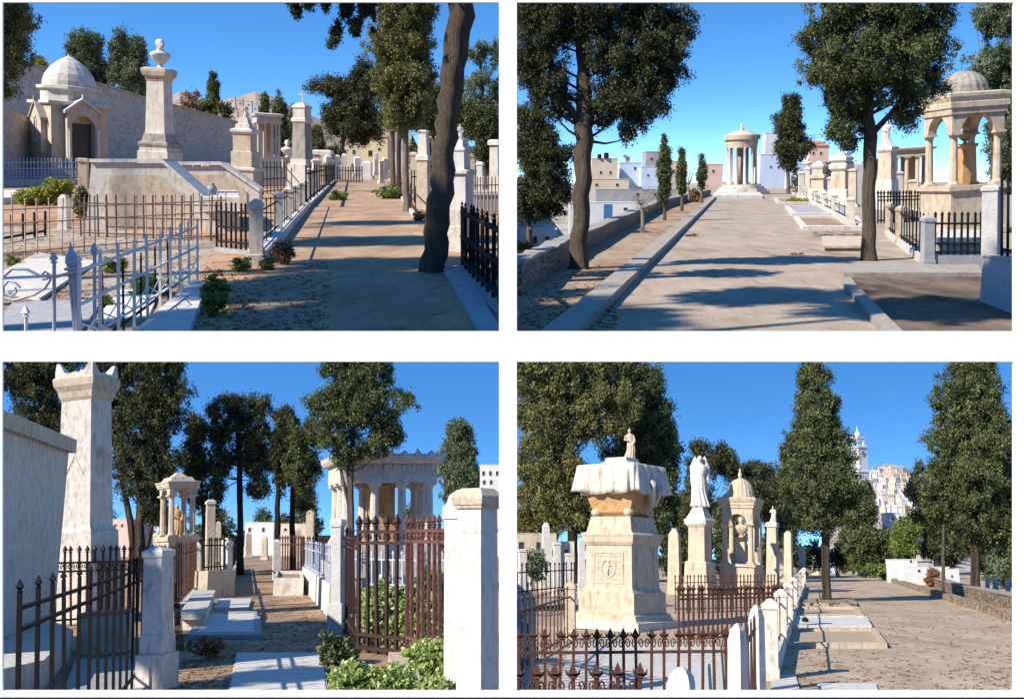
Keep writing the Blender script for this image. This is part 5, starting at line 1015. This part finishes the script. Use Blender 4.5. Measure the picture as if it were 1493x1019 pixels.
for x, y0, w_, lb in ((150, 716, 40, 'dark low tree right behind the stele'), (232, 724, 44, 'dark low tree left behind the canopy tomb'), (312, 730, 44, 'dark low tree behind the slim pale pillar'), (386, 738, 30, 'dark low tree right of the pine trunk'), (446, 720, 40, 'dark low tree left of the temple steps'), (600, 736, 44, 'low tree seen through the temple columns')):
    tree(P, 'broadleaf_tree', lb, x, 803, [(x, 803, 2), (x, 780, 1.6)], [(x-w_*.5, y0, x+w_*.3, y0+40), (x-w_*.3, y0+10, x+w_*.5, y0+56), (x-w_*.5, y0+26, x+w_*.5, 798)], (L_DRK, L_EUC)[int(x) % 2 == 0 and x > 380], 3, 1.0, 7, 90, limbs=3)
fence(P, 'iron_fence', 'thin dark railing across the middle distance left of the path', (296, 826), (352, 824), 790, 14, RUST, r=.6, fin=3)
fence(P, 'iron_fence', 'thin railing before the temple beside the pale pier', (440, 834), (482, 838), 786, 10, RUST, r=.7, fin=3)
fence(P, 'iron_fence', 'grey railing behind the red gate in front of the temple steps', (505, 866), (660, 872), 808, 20, IRONB, r=.9, fin=4, kerb=856, kmat=MARBLE)
# ================================================================ lower right view
P = BR
# hillside town and clock tower
hill(P, 'hill', [(1232, 806), (1240, 760), (1248, 712), (1268, 690), (1290, 676), (1318, 680), (1345, 700), (1370, 745), (1420, 790)], 95, 150, G_HILL2)
protos = []
for i, (mt, wd, ht, dp) in enumerate(((WHITE, 7, 6, 6), (BEIGE, 8, 5, 6), (WHITE, 5, 7, 5), (PINK, 7, 5, 5), (SLATE, 6, 5, 5))):
    r = Root(P, 'hillside_house', 'tiny pale cube house stacked on the distant hillside', 'house', 1280, 760, Y=110, group='cube houses stacked on the distant hillside', lean=0)
    MB().box(-wd/2, wd/2, 0, dp, -5, ht).box(-wd/2-.2, wd/2+.2, -.2, dp+.2, ht+.02, ht+.5).build('wall', mt, r)
    m = MB()
    for wx_ in (-wd*.25, wd*.22): m.box(wx_-.5, wx_+.5, -.15, .1, ht*.45, ht*.75)
    m.build('window', DARKW, r); protos.append(r)
first = set(); sp = []
rows = [(682, 1276, 1326), (690, 1266, 1336), (698, 1260, 1342), (706, 1258, 1344), (714, 1256, 1344), (722, 1258, 1340), (730, 1258, 1338), (738, 1262, 1336)]
for j, (y, a, b) in enumerate(rows):
    x = a
    while x < b: sp.append((x+random.uniform(-1, 1), y+random.uniform(-2.5, 2.5), 128-j*4.5)); x += 8.5
for n_, (x, y, Y) in enumerate(sp):
    k = random.randrange(len(protos)); src = protos[k]; p = P.at(x, y+5, Y); W = P.M @ p; u = W.y/F*random.uniform(.85, 1.2)
    Mw = Matrix.Translation(W) @ P.Rm @ Matrix.Rotation(R(random.uniform(-35, 35)), 4, 'Z') @ Matrix.Scale(u, 4)
    if k not in first: first.add(k); src.o.matrix_world = Mw; continue
    o = src.o.copy(); COL.objects.link(o); o.matrix_world = Mw
    for ch in src.o.children: c = ch.copy(); COL.objects.link(c); c.parent = o
r = Root(P, 'clock_tower', 'white church clock tower rising behind the cypress', 'tower', 1262, 790, 24, Y=84, lean=0); z = r.z
MB().sq([(z(800), 9), (z(690), 8.6), (z(689), 9.6), (z(687), 9.6), (z(686), 8.4), (z(654), 8.2)]).build('shaft', WHITE, r)
MB().sq([(z(654), 9.6), (z(651), 10), (z(650), 8)]).build('cornice', WHITE, r)
m = MB()
for sx in (-1, 1):
    for sy in (-1, 1): m.box(sx*5.4-1.3, sx*5.4+1.3, sy*5.4-1.3, sy*5.4+1.3, z(650), z(640))
m.build('belfry', WHITE, r); MB().sq([(z(640), 7.4), (z(637), 7.6)]).build('belfry_roof', WHITE, r)
MB().lathe([(z(637), 5), (z(633), 4.6), (z(630), 2.6), (z(628), .8), (z(620), .25)], 14).build('cupola', WHITE, r, True)
m = MB(); m.tf = Matrix.Translation((0, -8.5, z(662))) @ Matrix.Rotation(R(90), 4, 'X'); m.lathe([(0, 4.2), (.5, 4.2)], 24); m.build('clock_face', SLATE, r)
m = MB(); m.box(-.3, .3, -9.3, -9.05, z(662), z(662)+3).box(0, 2.4, -9.3, -9.05, z(662)-.3, z(662)+.3); m.build('clock_hands', DARKW, r)
# trees
tree(P, 'cypress_tree', 'broad olive green tree filling the upper left corner', 835, 850, [(835, 850, 8), (835, 740, 7), (830, 600, 5)], [(720, 490, 850, 590), (800, 490, 900, 570), (745, 560, 860, 660), (820, 540, 930, 650), (746, 630, 850, 720), (780, 680, 880, 765), (830, 700, 885, 790)], L_OLV, 3.6, 1.25, 9, limbs=26, bmat=BARKD)
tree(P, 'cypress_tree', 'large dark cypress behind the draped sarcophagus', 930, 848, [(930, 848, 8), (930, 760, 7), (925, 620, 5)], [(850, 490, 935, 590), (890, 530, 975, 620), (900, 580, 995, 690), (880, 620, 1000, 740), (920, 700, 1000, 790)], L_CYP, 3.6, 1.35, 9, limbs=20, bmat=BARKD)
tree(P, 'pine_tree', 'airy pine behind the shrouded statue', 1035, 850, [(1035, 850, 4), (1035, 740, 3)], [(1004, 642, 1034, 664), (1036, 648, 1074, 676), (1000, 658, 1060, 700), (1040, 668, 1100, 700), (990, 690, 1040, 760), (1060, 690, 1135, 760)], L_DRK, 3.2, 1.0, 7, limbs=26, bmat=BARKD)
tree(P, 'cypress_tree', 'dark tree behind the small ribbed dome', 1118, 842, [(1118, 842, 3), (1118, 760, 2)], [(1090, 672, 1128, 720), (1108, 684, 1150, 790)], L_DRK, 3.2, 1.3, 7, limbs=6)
tree(P, 'cypress_tree', 'broad cone cypress with bare trunk in the centre of the avenue side', 1205, 879, [(1205, 879, 6.5), (1204, 800, 5.8), (1202, 720, 4.5), (1192, 600, 3)], [(1160, 530, 1212, 580), (1158, 560, 1222, 620), (1146, 600, 1234, 670), (1136, 640, 1246, 710), (1128, 680, 1254, 745), (1140, 720, 1245, 775)], L_CYP, 3.4, 1.5, 8, limbs=22)
tree(P, 'cypress_tree', 'large cypress with bare trunk at the right edge', 1422, 873, [(1422, 873, 7), (1421, 800, 6), (1420, 700, 5), (1415, 560, 3)], [(1384, 500, 1452, 580), (1364, 545, 1466, 630), (1352, 600, 1500, 690), (1334, 660, 1500, 740), (1326, 690, 1440, 770), (1400, 700, 1520, 800)], L_CYP, 3.4, 1.25, 8, limbs=26)
tree(P, 'cypress_tree', 'dark green tree right behind the centre cypress', 1260, 842, [(1260, 842, 3), (1260, 790, 2.5)], [(1240, 700, 1276, 770), (1230, 750, 1282, 825), (1246, 760, 1290, 830)], L_CYP, 3.2, 1.6, 7, limbs=4)
tree(P, 'cypress_tree', 'small tree between the dark tree and the bright one', 1292, 842, [(1292, 842, 2.4), (1292, 810, 2)], [(1276, 765, 1306, 826)], L_CYP, 3, 1.6, 6, limbs=4)
tree(P, 'broadleaf_tree', 'small bright green tree below the hillside town', 1322, 845, [(1322, 845, 2.4), (1320, 812, 2)], [(1306, 755, 1342, 790), (1300, 775, 1338, 822)], L_BRT, 3, 1.6, 6, limbs=4)
tree(P, 'cypress_tree', 'dark shadowy tree behind the wooden pole', 1365, 838, [(1365, 838, 4), (1365, 780, 3)], [(1334, 730, 1400, 800), (1340, 770, 1420, 822)], L_DRK, 3.2, 1.6, 7, limbs=4)
tree(P, 'cypress_tree', 'dark tree behind the right trunk', 1450, 846, [(1450, 846, 4), (1450, 790, 3)], [(1395, 745, 1500, 822), (1430, 760, 1540, 850)], L_DRK, 3.2, 1.6, 7, limbs=4)
tree(P, 'broadleaf_tree', 'grey-green shrub tree at the right edge above the parapet', 1466, 858, [(1466, 858, 3), (1466, 830, 2)], [(1444, 790, 1500, 862)], L_EUC, 3, 1.2, 6, limbs=8)
bush(P, 'bush', 'low dark hedge plant at the far end of the verge', 1278, 836, [(1262, 812, 1296, 834)], L_CYP, 2.6, 1.5, 5); bush(P, 'bush', 'low light weeds at the far verge end', 1300, 846, [(1250, 822, 1330, 842)], L_BRT, 2.4, .8, 4)
# white walls beyond the parapet
house(P, 'long whitewashed wall building beyond the parapet', 1350, 850, 58, 1318, 1386, 827, 20, WHITE, [(1340, 832, 2, 2)])
house(P, 'whitewashed sloping roofed shed behind the bright tree', 1335, 850, 64, 1300, 1340, 816, 16, WHITE, [(1328, 818, 1.6, 2)])
house(P, 'small white tomb house right of the wall building', 1395, 852, 54, 1378, 1400, 830, 12, WHITE, [(1388, 840, 1.4, 2)])
house(P, 'bluish white building at the end of the avenue', 1235, 826, 100, 1216, 1246, 800, 20, BLUEW, [(1226, 812, 2, 3)])
house(P, 'white house with flat roof above the bright tree', 1308, 770, 80, 1294, 1322, 748, 20, WHITE, [(1302, 756, 1.6, 1.6)])
for x, y0, w_, lb in ((1418, 845, 7, 'white gravestone left behind the right trunk'), (1440, 840, 6, 'white gravestone right of the right trunk'), (1452, 842, 8, 'wide white gravestone beyond the parapet'), (1470, 846, 7, 'white gravestone at the far right edge')):
    monument(P, 'gravestone', lb, x, 872, 10, [('stone', [(872, w_), (y0+3, w_), (y0, w_*.4)], MARBLEW)], Y=44)
# avenue edging
wallrun(P, 'edging_kerb', 'low brown stone edging along the right of the sandy avenue', 'kerb', [(1560, 932), (1400, 880), (1300, 848), (1240, 829)], [915, 870, 842, 826], 20, BRICKY, seg=14, rough=1.3)
wallrun(P, 'parapet_wall', 'low brown rubble parapet behind the verge at the right', 'wall', [(1560, 912), (1400, 868), (1322, 838)], [883, 852, 830], 26, RUB, seg=14, rough=1.6, cope=(2.5, 1.1, CONC))
r = Root(P, 'wooden_pole', 'thin pale wooden pole with a short crosspiece beside the avenue', 'pole', 1376, 862); m = MB(); m.tube([(0, 0, -2), (0, 0, 60), (.4, 0, 100)], [2.6, 2.2, 1.8], 10).box(-6, 6, -.8, .8, 99, 101); m.build('shaft', BARKL, r, True)
bush(P, 'stump', 'squat brown ivy covered stump left of the wooden pole', 1360, 856, [(1352, 828, 1369, 846), (1351, 836, 1370, 857)], L_DRY, 2.2, 2.6, 4, cat='stump')
# draped sarcophagus
yaw = -31
r = monument(P, 'draped_sarcophagus', 'carved sarcophagus under a fringed stone cloth on a stepped pedestal', 908, 915, yaw, [
    ('lower_step', [(915, 172), (903, 170)], MARBLE), ('step', [(903, 150), (898, 142), (894, 140), (892, 128), (862, 126)], MARBLE2), ('die', [(862, 118), (858, 112), (855, 108), (795, 106)], MARBLE2),
    ('cornice', [(795, 110), (790, 118), (784, 120), (780, 124), (777, 116)], MARBLE2), ('upper_block', [(777, 106), (754, 92)], MARBLE2)])
z = r.z; k = r.k; hd = 106/2/k
m = MB(); m.box(-hd*.66, hd*.66, -hd-1.4, -hd+.2, z(850), z(847)).box(-hd*.66, hd*.66, -hd-1.4, -hd+.2, z(807), z(804)).box(-hd*.66, -hd*.6, -hd-1.4, -hd+.2, z(847), z(807)).box(hd*.6, hd*.66, -hd-1.4, -hd+.2, z(847), z(807))
m.tf = Matrix.Rotation(R(90), 4, 'Z'); m.box(-hd*.7, -hd*.6, -hd-1.2, -hd+.2, z(852), z(800)).box(hd*.6, hd*.7, -hd-1.2, -hd+.2, z(852), z(800)); m.build('panel_frame', MARBLE2, r)
m = MB()
for i in range(9):
    for j in range(5):
        if i in (0, 8) or j in (0, 4): m.ell((-hd*.48+hd*.12*i, -hd-.3, z(843)+(z(810)-z(843))*j/4), (random.uniform(1, 2.4), 1.2, random.uniform(1, 2.6)), 8, 6)
for i in range(20):
    a = i*math.pi/10; m.ell((hd*.3*math.cos(a), -hd-.6, z(828)+hd*.32*math.sin(a)), (2, 1.6, 2), 8, 6)
m.tube([(0, -hd-1, z(838)), (0, -hd-1.4, z(816))], 1.3, 6); m.tube([(-5, -hd-1, z(824)), (5, -hd-1, z(824))], 1.2, 6)
m.build('carved_relief', MARBLE, r, True)
m = MB(); hx = 52/k*1.02
m.rings([[(-a, -b, zz), (a, -b, zz), (a, b, zz), (-a, b, zz)] for zz, a, b in ((z(753), hx*.62, hx*.62), (z(748), hx*.8, hx*.78), (z(736), hx*.92, hx*.86), (z(722), hx*1.02, hx*.98), (z(712), hx*1.1, hx*1.06))]); m.build('chest', OCHRE, r)
m = MB()
for sx in (-1, 1):
    for sy in (-1, 1):
        m = MB(); m.ell((sx*hx*.72, sy*hx*.72, z(748)), (8, 8, 7)); m.build('scroll_foot', MARBLE2, r, True)
def cloth(hx, hy, z0, z1, fold, name, mat, root):
    N = 176; per = []
    for i in range(N):
        t = i/N*4; s_ = int(t); f = t-s_; c = [(-1, -1), (1, -1), (1, 1), (-1, 1)]; a = c[s_]; b = c[(s_+1) % 4]; per.append((a[0]+(b[0]-a[0])*f, a[1]+(b[1]-a[1])*f, f))
    rings = []
    for j in range(8):
        q = j/7; ring = []
        for i, (x, y, f) in enumerate(per):
            w_ = math.sin(i*.55)*.6+math.sin(i*.23+1)*.7+math.sin(i*1.2)*.25
            o_ = 1+(.02+.055*q)*w_*fold; sag = (1-abs(2*f-1)**1.5)*-3+1.8*math.sin(i*.3)
            ring.append((x*hx*o_*(1+.05*q), y*hy*o_*(1+.05*q), z0-(z0-z1-sag*q)*q))
        rings.append(ring)
    top = [[(x*hx*.55, y*hy*.55, z0+4) for x, y, f in per], [(x*hx*.95, y*hy*.95, z0+1.5) for x, y, f in per]]
    m = MB(); m.rings(top+rings, cap=True); return m.build(name, mat, root, True)
cloth(hx*1.27, hx*1.22, z(681), z(719), 1.35, 'draped_cloth', MARBLE, r)
m = MB(); m.prism([(-hx*1.0, z(700)), (hx*.2, z(700)), (hx*.1, z(716)), (-hx*.3, z(722)), (-hx*.8, z(712))], -hx*1.3, -hx*1.2); 
MB().sq([(z(681), hx*.62), (z(676), hx*.6), (z(674), hx*.5), (z(668), hx*.44)]).build('top_step', MARBLE, r)
m.tf = Matrix.Rotation(R(90), 4, 'Z'); m = MB(); m.tube([(hx*1.2, -hx*.4, z(700)), (hx*1.5, -hx*.2, z(706)), (hx*1.3, 0, z(722)), (hx*1.2, hx*.2, z(735)), (hx*1.0, hx*.1, z(748))], [3, 5, 6, 5, 3], 8); m.tube([(hx*1.2, hx*.4, z(698)), (hx*1.45, hx*.5, z(712)), (hx*1.15, hx*.5, z(738))], [3, 5, 3], 8)
m.build('hanging_folds', MARBLE, r, True)
draped_figure(P, 'small carved figure on top of the draped sarcophagus', 918, 669, 625, P.g(908, 915).y, MARBLE2, w=.2)
# second row
monument(P, 'statue_pedestal', 'tall carved marble pedestal right of the sarcophagus', 1021, 868, -24, [('base', [(868, 54), (850, 52), (848, 46), (820, 44), (818, 40)], MARBLE2), ('die', [(818, 34), (768, 33)], MARBLE2), ('cornice', [(768, 36), (764, 44), (758, 46), (755, 38), (748, 30), (738, 18)], MARBLE)])
draped_figure(P, 'pale marble angel with raised folded wings on the tall carved pedestal', 1021, 738.5, 664, P.g(1021, 868).y, MARBLEW, w=.2, arm=False, sway=-.03, wings=True)
kiosk(P, 'small domed canopy tomb with a bust inside right of the pedestal', 1081, 866, -14, 60, 822, 764, 742, 727, 697, MARBLE2, cw=1.16, dw=.62, colr=.07)
r = Root(P, 'dome_finial', 'little stone urn finial on the small ribbed dome', 'urn', 1079, 698, Y=P.g(1081, 866).y); MB().lathe([(0, 3), (2, 1.6), (5, 3), (8, 2.6), (10, 1), (13, 1.6), (15, .4)], 12).build('carving', MARBLE, r, True)
monument(P, 'pedestal', 'narrow ochre pedestal inside the small domed canopy', 1081, 866, -14, [('block', [(822, 18), (788, 16), (786, 19), (783, 19)], MARBLE2)])
bust(P, 'stained bust inside the small domed canopy', 1081, 783.5, 752, P.g(1081, 866).y*.99, MARBLE2)
monument(P, 'statue_pedestal', 'narrow pedestal at the right of the small domed tomb', 1127, 862, -14, [('pedestal', [(862, 20), (768, 16)], MARBLE2), ('cap', [(768, 20), (763, 20), (761, 14)], MARBLE)])
draped_figure(P, 'little statue on the narrow pedestal right of the dome', 1127, 761, 738, P.g(1127, 862).y, MARBLEW, w=.22)
draped_figure(P, 'little angel standing right beside the ribbed dome', 1104, 727, 695, P.g(1104, 850).y, MARBLE, w=.24)
monument(P, 'pedestal', 'tall stone pier behind the small domed tomb', 1104, 850, -14, [('pier', [(850, 16), (728, 14)], MARBLE2)])
monument(P, 'cross_pillar', 'pale stone pier in front of the centre cypress shade', 1150, 855, -14, [('pier', [(855, 14), (778, 12), (774, 5)], MARBLE2)])
monument(P, 'gravestone', 'stained gravestone right of the draped sarcophagus', 984, 866, -14, [('stone', [(866, 22), (780, 18), (770, 6)], MARBLE2)])
house(P, 'cream building with shaded stairs behind the left fence', 775, 850, 52, 740, 812, 778, 30, MARBLE2, [(760, 796, 4, 6), (785, 796, 3, 6)])
house(P, 'narrow white house behind the left tree trunk', 810, 850, 48, 795, 838, 790, 20, MARBLE, [(808, 806, 3, 5), (826, 806, 3, 5)])
monument(P, 'gravestone', 'slim white stele behind the left dark fence', 796, 862, 12, [('base', [(862, 20), (846, 20)]), ('stone', [(846, 13), (768, 11), (762, 5)], MARBLEW)])
monument(P, 'gravestone', 'white pier at the left of the sarcophagus', 848, 872, 12, [('stone', [(872, 12), (790, 10)], MARBLEW)])
bush(P, 'bush', 'pale green shrub behind the left dark fence', 782, 872, [(764, 800, 800, 850)], L_EUC, 3, .9, 6)
# railings
fence(P, 'iron_fence', 'black railing of the second plot at the left edge', (745, 902), (838, 884), 826, 14, BLACK, r=.8, fin=4, rails=(.1, .5, .88))
fence(P, 'iron_fence', 'dark brown railing running from the left edge to the round topped post', (745, 985), (832, 932), 880, 14, RUST, r=1.2, fin=6, rails=(.1, .86), fl=True, pillars=((1, 10, 862),), pmat=MARBLE2)
fence(P, 'iron_fence', 'rusty spear topped railing right behind the sarcophagus steps', (990, 932), (1140, 926), 862, 22, RUST, r=1.2, fin=6, rails=(.1, .84, .93), fl=True)
fence(P, 'iron_fence', 'thin grey railing in front of the small domed tomb', (985, 894), (1130, 890), 842, 28, RUST, r=.6, fin=3)
fence(P, 'iron_fence', 'long rusty foreground railing with scrolls between the spear tips', (738, 1100), (1062, 1094), 932, 17, RUST, r=1.9, fin=10, rails=(.08, .88), scroll=(.89, 1.02), fl=True)
fence(P, 'iron_fence', 'nearest low railing with thick spear tips at the lower left', (752, 1262), (930, 1258), 990, 6, RUST, r=2.8, fin=15, rails=(.1, .9), scroll=(.91, 1.0), fl=True)
monument(P, 'marble_pillar', 'pointed white marble post at the end of the scrolled railing', 1077, 1096, -30, [('post', [(1096, 32), (935, 29)], MARBLEW), ('cap', [(935, 29), (918, 22), (908, 4)], MARBLE)])
monument(P, 'marble_pillar', 'second pointed white post farther along the plot edge', 1104, 1010, -30, [('post', [(1010, 26), (900, 23)], MARBLEW), ('cap', [(900, 23), (888, 16), (881, 3)], MARBLE)])
monument(P, 'marble_pillar', 'round topped white post in the lower centre foreground', 995, 1235, -15, [('post', [(1235, 46), (996, 42)], MARBLEW), ('cap', [(996, 42), (984, 36), (976, 22), (972, 8)], MARBLEW)])
fence(P, 'iron_gate', 'rusty red gate leaf between the two pointed posts', (1084, 1078), (1102, 1016), 926, 7, RUSTD if 'RUSTD' in globals() else RUST, cat='gate', r=1.8, fin=4)
fence(P, 'pillar_fence', 'row of white pillars with dark railing leading away beside the framed grave', (1124, 990), (1172, 856), 888, 34, RUST, r=1.0, fin=4, kerb=966, kmat=MARBLEW, kw=20, pillars=tuple((t_, 11, 872) for t_ in (0, .1, .22, .36, .55, .78, 1)), pmat=MARBLE)
slab(P, 'plot_paving', 'pale paving inside the scrolled railing', 'paving', [(800, 1080), (1060, 1080), (1050, 940), (830, 940)], 3, MARBLE)
slab(P, 'tomb_slab', 'low tomb slab in front of the sarcophagus steps', 'tomb', [(960, 1060), (1040, 1060), (1034, 970), (968, 970)], 8, MARBLEW, lip=.92)
slab(P, 'framed_grave', 'nearest framed grave with pale kerb beside the sandy avenue', 'grave', [(1136, 945), (1294, 945), (1277, 921), (1142, 921)], 7, MARBLE2, inner=(.88, G_BR))
slab(P, 'framed_grave', 'white slab grave in the middle of the framed row', 'grave', [(1143, 919), (1272, 919), (1263, 904), (1148, 904)], 7, MARBLEW, inner=(.9, MARBLEW, .8))
slab(P, 'framed_grave', 'farthest framed grave of the row near the cypress trunk', 'grave', [(1150, 902), (1260, 902), (1250, 889), (1156, 889)], 6, MARBLE2, inner=(.86, G_BR))
r = Root(P, 'grave_lamp', 'small dark grave lamp on the white slab', 'lamp', 1174, 912); MB().lathe([(6, 2.4), (7, 5), (10, 5), (12, 2), (13, .6)], 10).build('lamp_body', BLACK, r, True)
slab(P, 'grave_slab', 'broken pale slab at the bottom edge by the white posts', 'grave', [(1118, 1060), (1180, 1060), (1160, 985), (1126, 985)], 3, MARBLE)
slab(P, 'grave_slab', 'flat grey slab at the bottom edge of the avenue', 'grave', [(1190, 1060), (1290, 1060), (1278, 998), (1192, 998)], 3, MARBLEW)
slab(P, 'rubble_edge', 'low row of earthy stones in front of the centre trunk', 'kerb', [(1160, 884), (1250, 884), (1246, 878), (1162, 878)], 5, BRICKY)
offtree(P, 1225, 874, 44, 1.2, 'cypress outside the view that shades the avenue middle', dens=.8)
for x0, y0, x1, y1, lb in ((748, 780, 812, 846, 'dark hedge behind the left railing'), (960, 762, 1010, 850, 'dark shrub between sarcophagus and carved pedestal'), (1040, 776, 1100, 846, 'dark shrubs behind the small domed tomb'), (1096, 770, 1160, 842, 'dark hedge left of the centre cypress'), (1150, 786, 1200, 836, 'dark low tree left behind the centre trunk'), (1206, 790, 1240, 830, 'dark shrub right behind the centre trunk'), (990, 770, 1040, 848, 'dark shrub behind the carved pedestal')):
    bush(P, 'bush', lb, (x0+x1)/2, 840, [(x0, y0+8, (x0+x1)/2+8, y1), ((x0+x1)/2-8, y0, x1, y1)], L_DRK, 3, 1.2, 7)
for i, (x, b, t_, w_, lb) in enumerate(((1140, 848, 800, 9, 'small pale gravestone left of the centre trunk'), (1170, 842, 796, 10, 'pale gravestone in the shade by the centre trunk'), (1188, 838, 802, 8, 'little gravestone close left of the centre trunk'), (1064, 850, 800, 12, 'cream gravestone left of the small domed tomb'))):
    monument(P, 'gravestone', lb, x, b, (10, -15, 0, 20)[i], [('base', [(b, w_*1.4), (b-4, w_*1.3)]), ('stone', [(b-4, w_), (t_+3, w_*.9), (t_, w_*.4)], MARBLE2)])
def tufts(P, name, label, region, n, s, mat):
    r = Root(P, name, label, 'dry grass', *region[:2], lean=0, kind='stuff'); C = []
    for _ in range(n):
        x = random.uniform(region[0], region[2]); y = random.uniform(region[1], region[3]); g = r.loc(P.g(x, y)); k = s*(1 if r.u == 0 else P.S*.01/r.u)
        for j in range(9): C.append((g.x+random.gauss(0, 1)*k*2.2, g.y+random.gauss(0, 1)*k*2.2, abs(random.gauss(0, 1))*k*.5))
    leaves('blades', r, np.array(C), s*P.S*.02/r.u, mat, 2.4, True, .6)
tufts(BR, 'dry_grass', 'dry straw and litter scattered on the sandy avenue', (1130, 850, 1478, 1020), 900, .95, L_DRY)
tufts(TR, 'dry_grass', 'dry straw and litter scattered on the planting strip', (760, 380, 900, 495), 500, 1.0, L_DRY)
tufts(TL, 'dry_grass', 'dry litter scattered on the bare earth left of the path', (290, 380, 480, 495), 500, 1.0, L_DRY)
tufts(TL, 'dry_grass', 'dry litter scattered in the fenced stony plot', (10, 330, 290, 440), 600, 1.0, L_DRY)
tufts(BL, 'dry_grass', 'dry leaves scattered along the narrow grave path', (260, 870, 480, 1010), 700, .9, L_DRY)
for x, y0, w_, lb in ((1000, 716, 46, 'dark round tree filling the gap right of the sarcophagus'), (1058, 722, 50, 'dark round tree between pedestal and small domed tomb'), (1140, 724, 50, 'dark round tree between domed tomb and centre cypress'), (780, 742, 44, 'dark round tree above the left railing'), (1232, 770, 26, 'small dark tree at the avenue end')):
    tree(P, 'broadleaf_tree', lb, x, 836, [(x, 836, 2.5), (x, 800, 2)], [(x-w_*.5, y0, x+w_*.3, y0+60), (x-w_*.3, y0+14, x+w_*.5, y0+80), (x-w_*.5, y0+40, x+w_*.5, 826)], L_CYP, 3, 1.2, 7, 90, limbs=3)
for x, b, t_, w_, lb in ((762, 872, 800, 14, 'white stele at the far left behind the railings'), (776, 868, 812, 10, 'narrow white stele left behind the dark fence'), (812, 868, 790, 12, 'tall white stele left of the sarcophagus trunk'), (828, 866, 806, 9, 'small white stele left of the round topped post')):
    monument(P, 'gravestone', lb, x, b, 12, [('base', [(b, w_*1.5), (b-5, w_*1.4)]), ('stone', [(b-5, w_), (t_+5, w_*.9), (t_+4, w_*1.1), (t_+1, w_*1.1), (t_, w_*.5)], MARBLEW)])
tree(P, 'broadleaf_tree', 'dark tree low at the left edge behind the white steles', 770, 846, [(770, 846, 3), (770, 800, 2)], [(735, 700, 800, 775), (760, 720, 830, 790), (745, 745, 800, 800)], L_OLV, 3.2, 1.2, 7, 90, limbs=4)
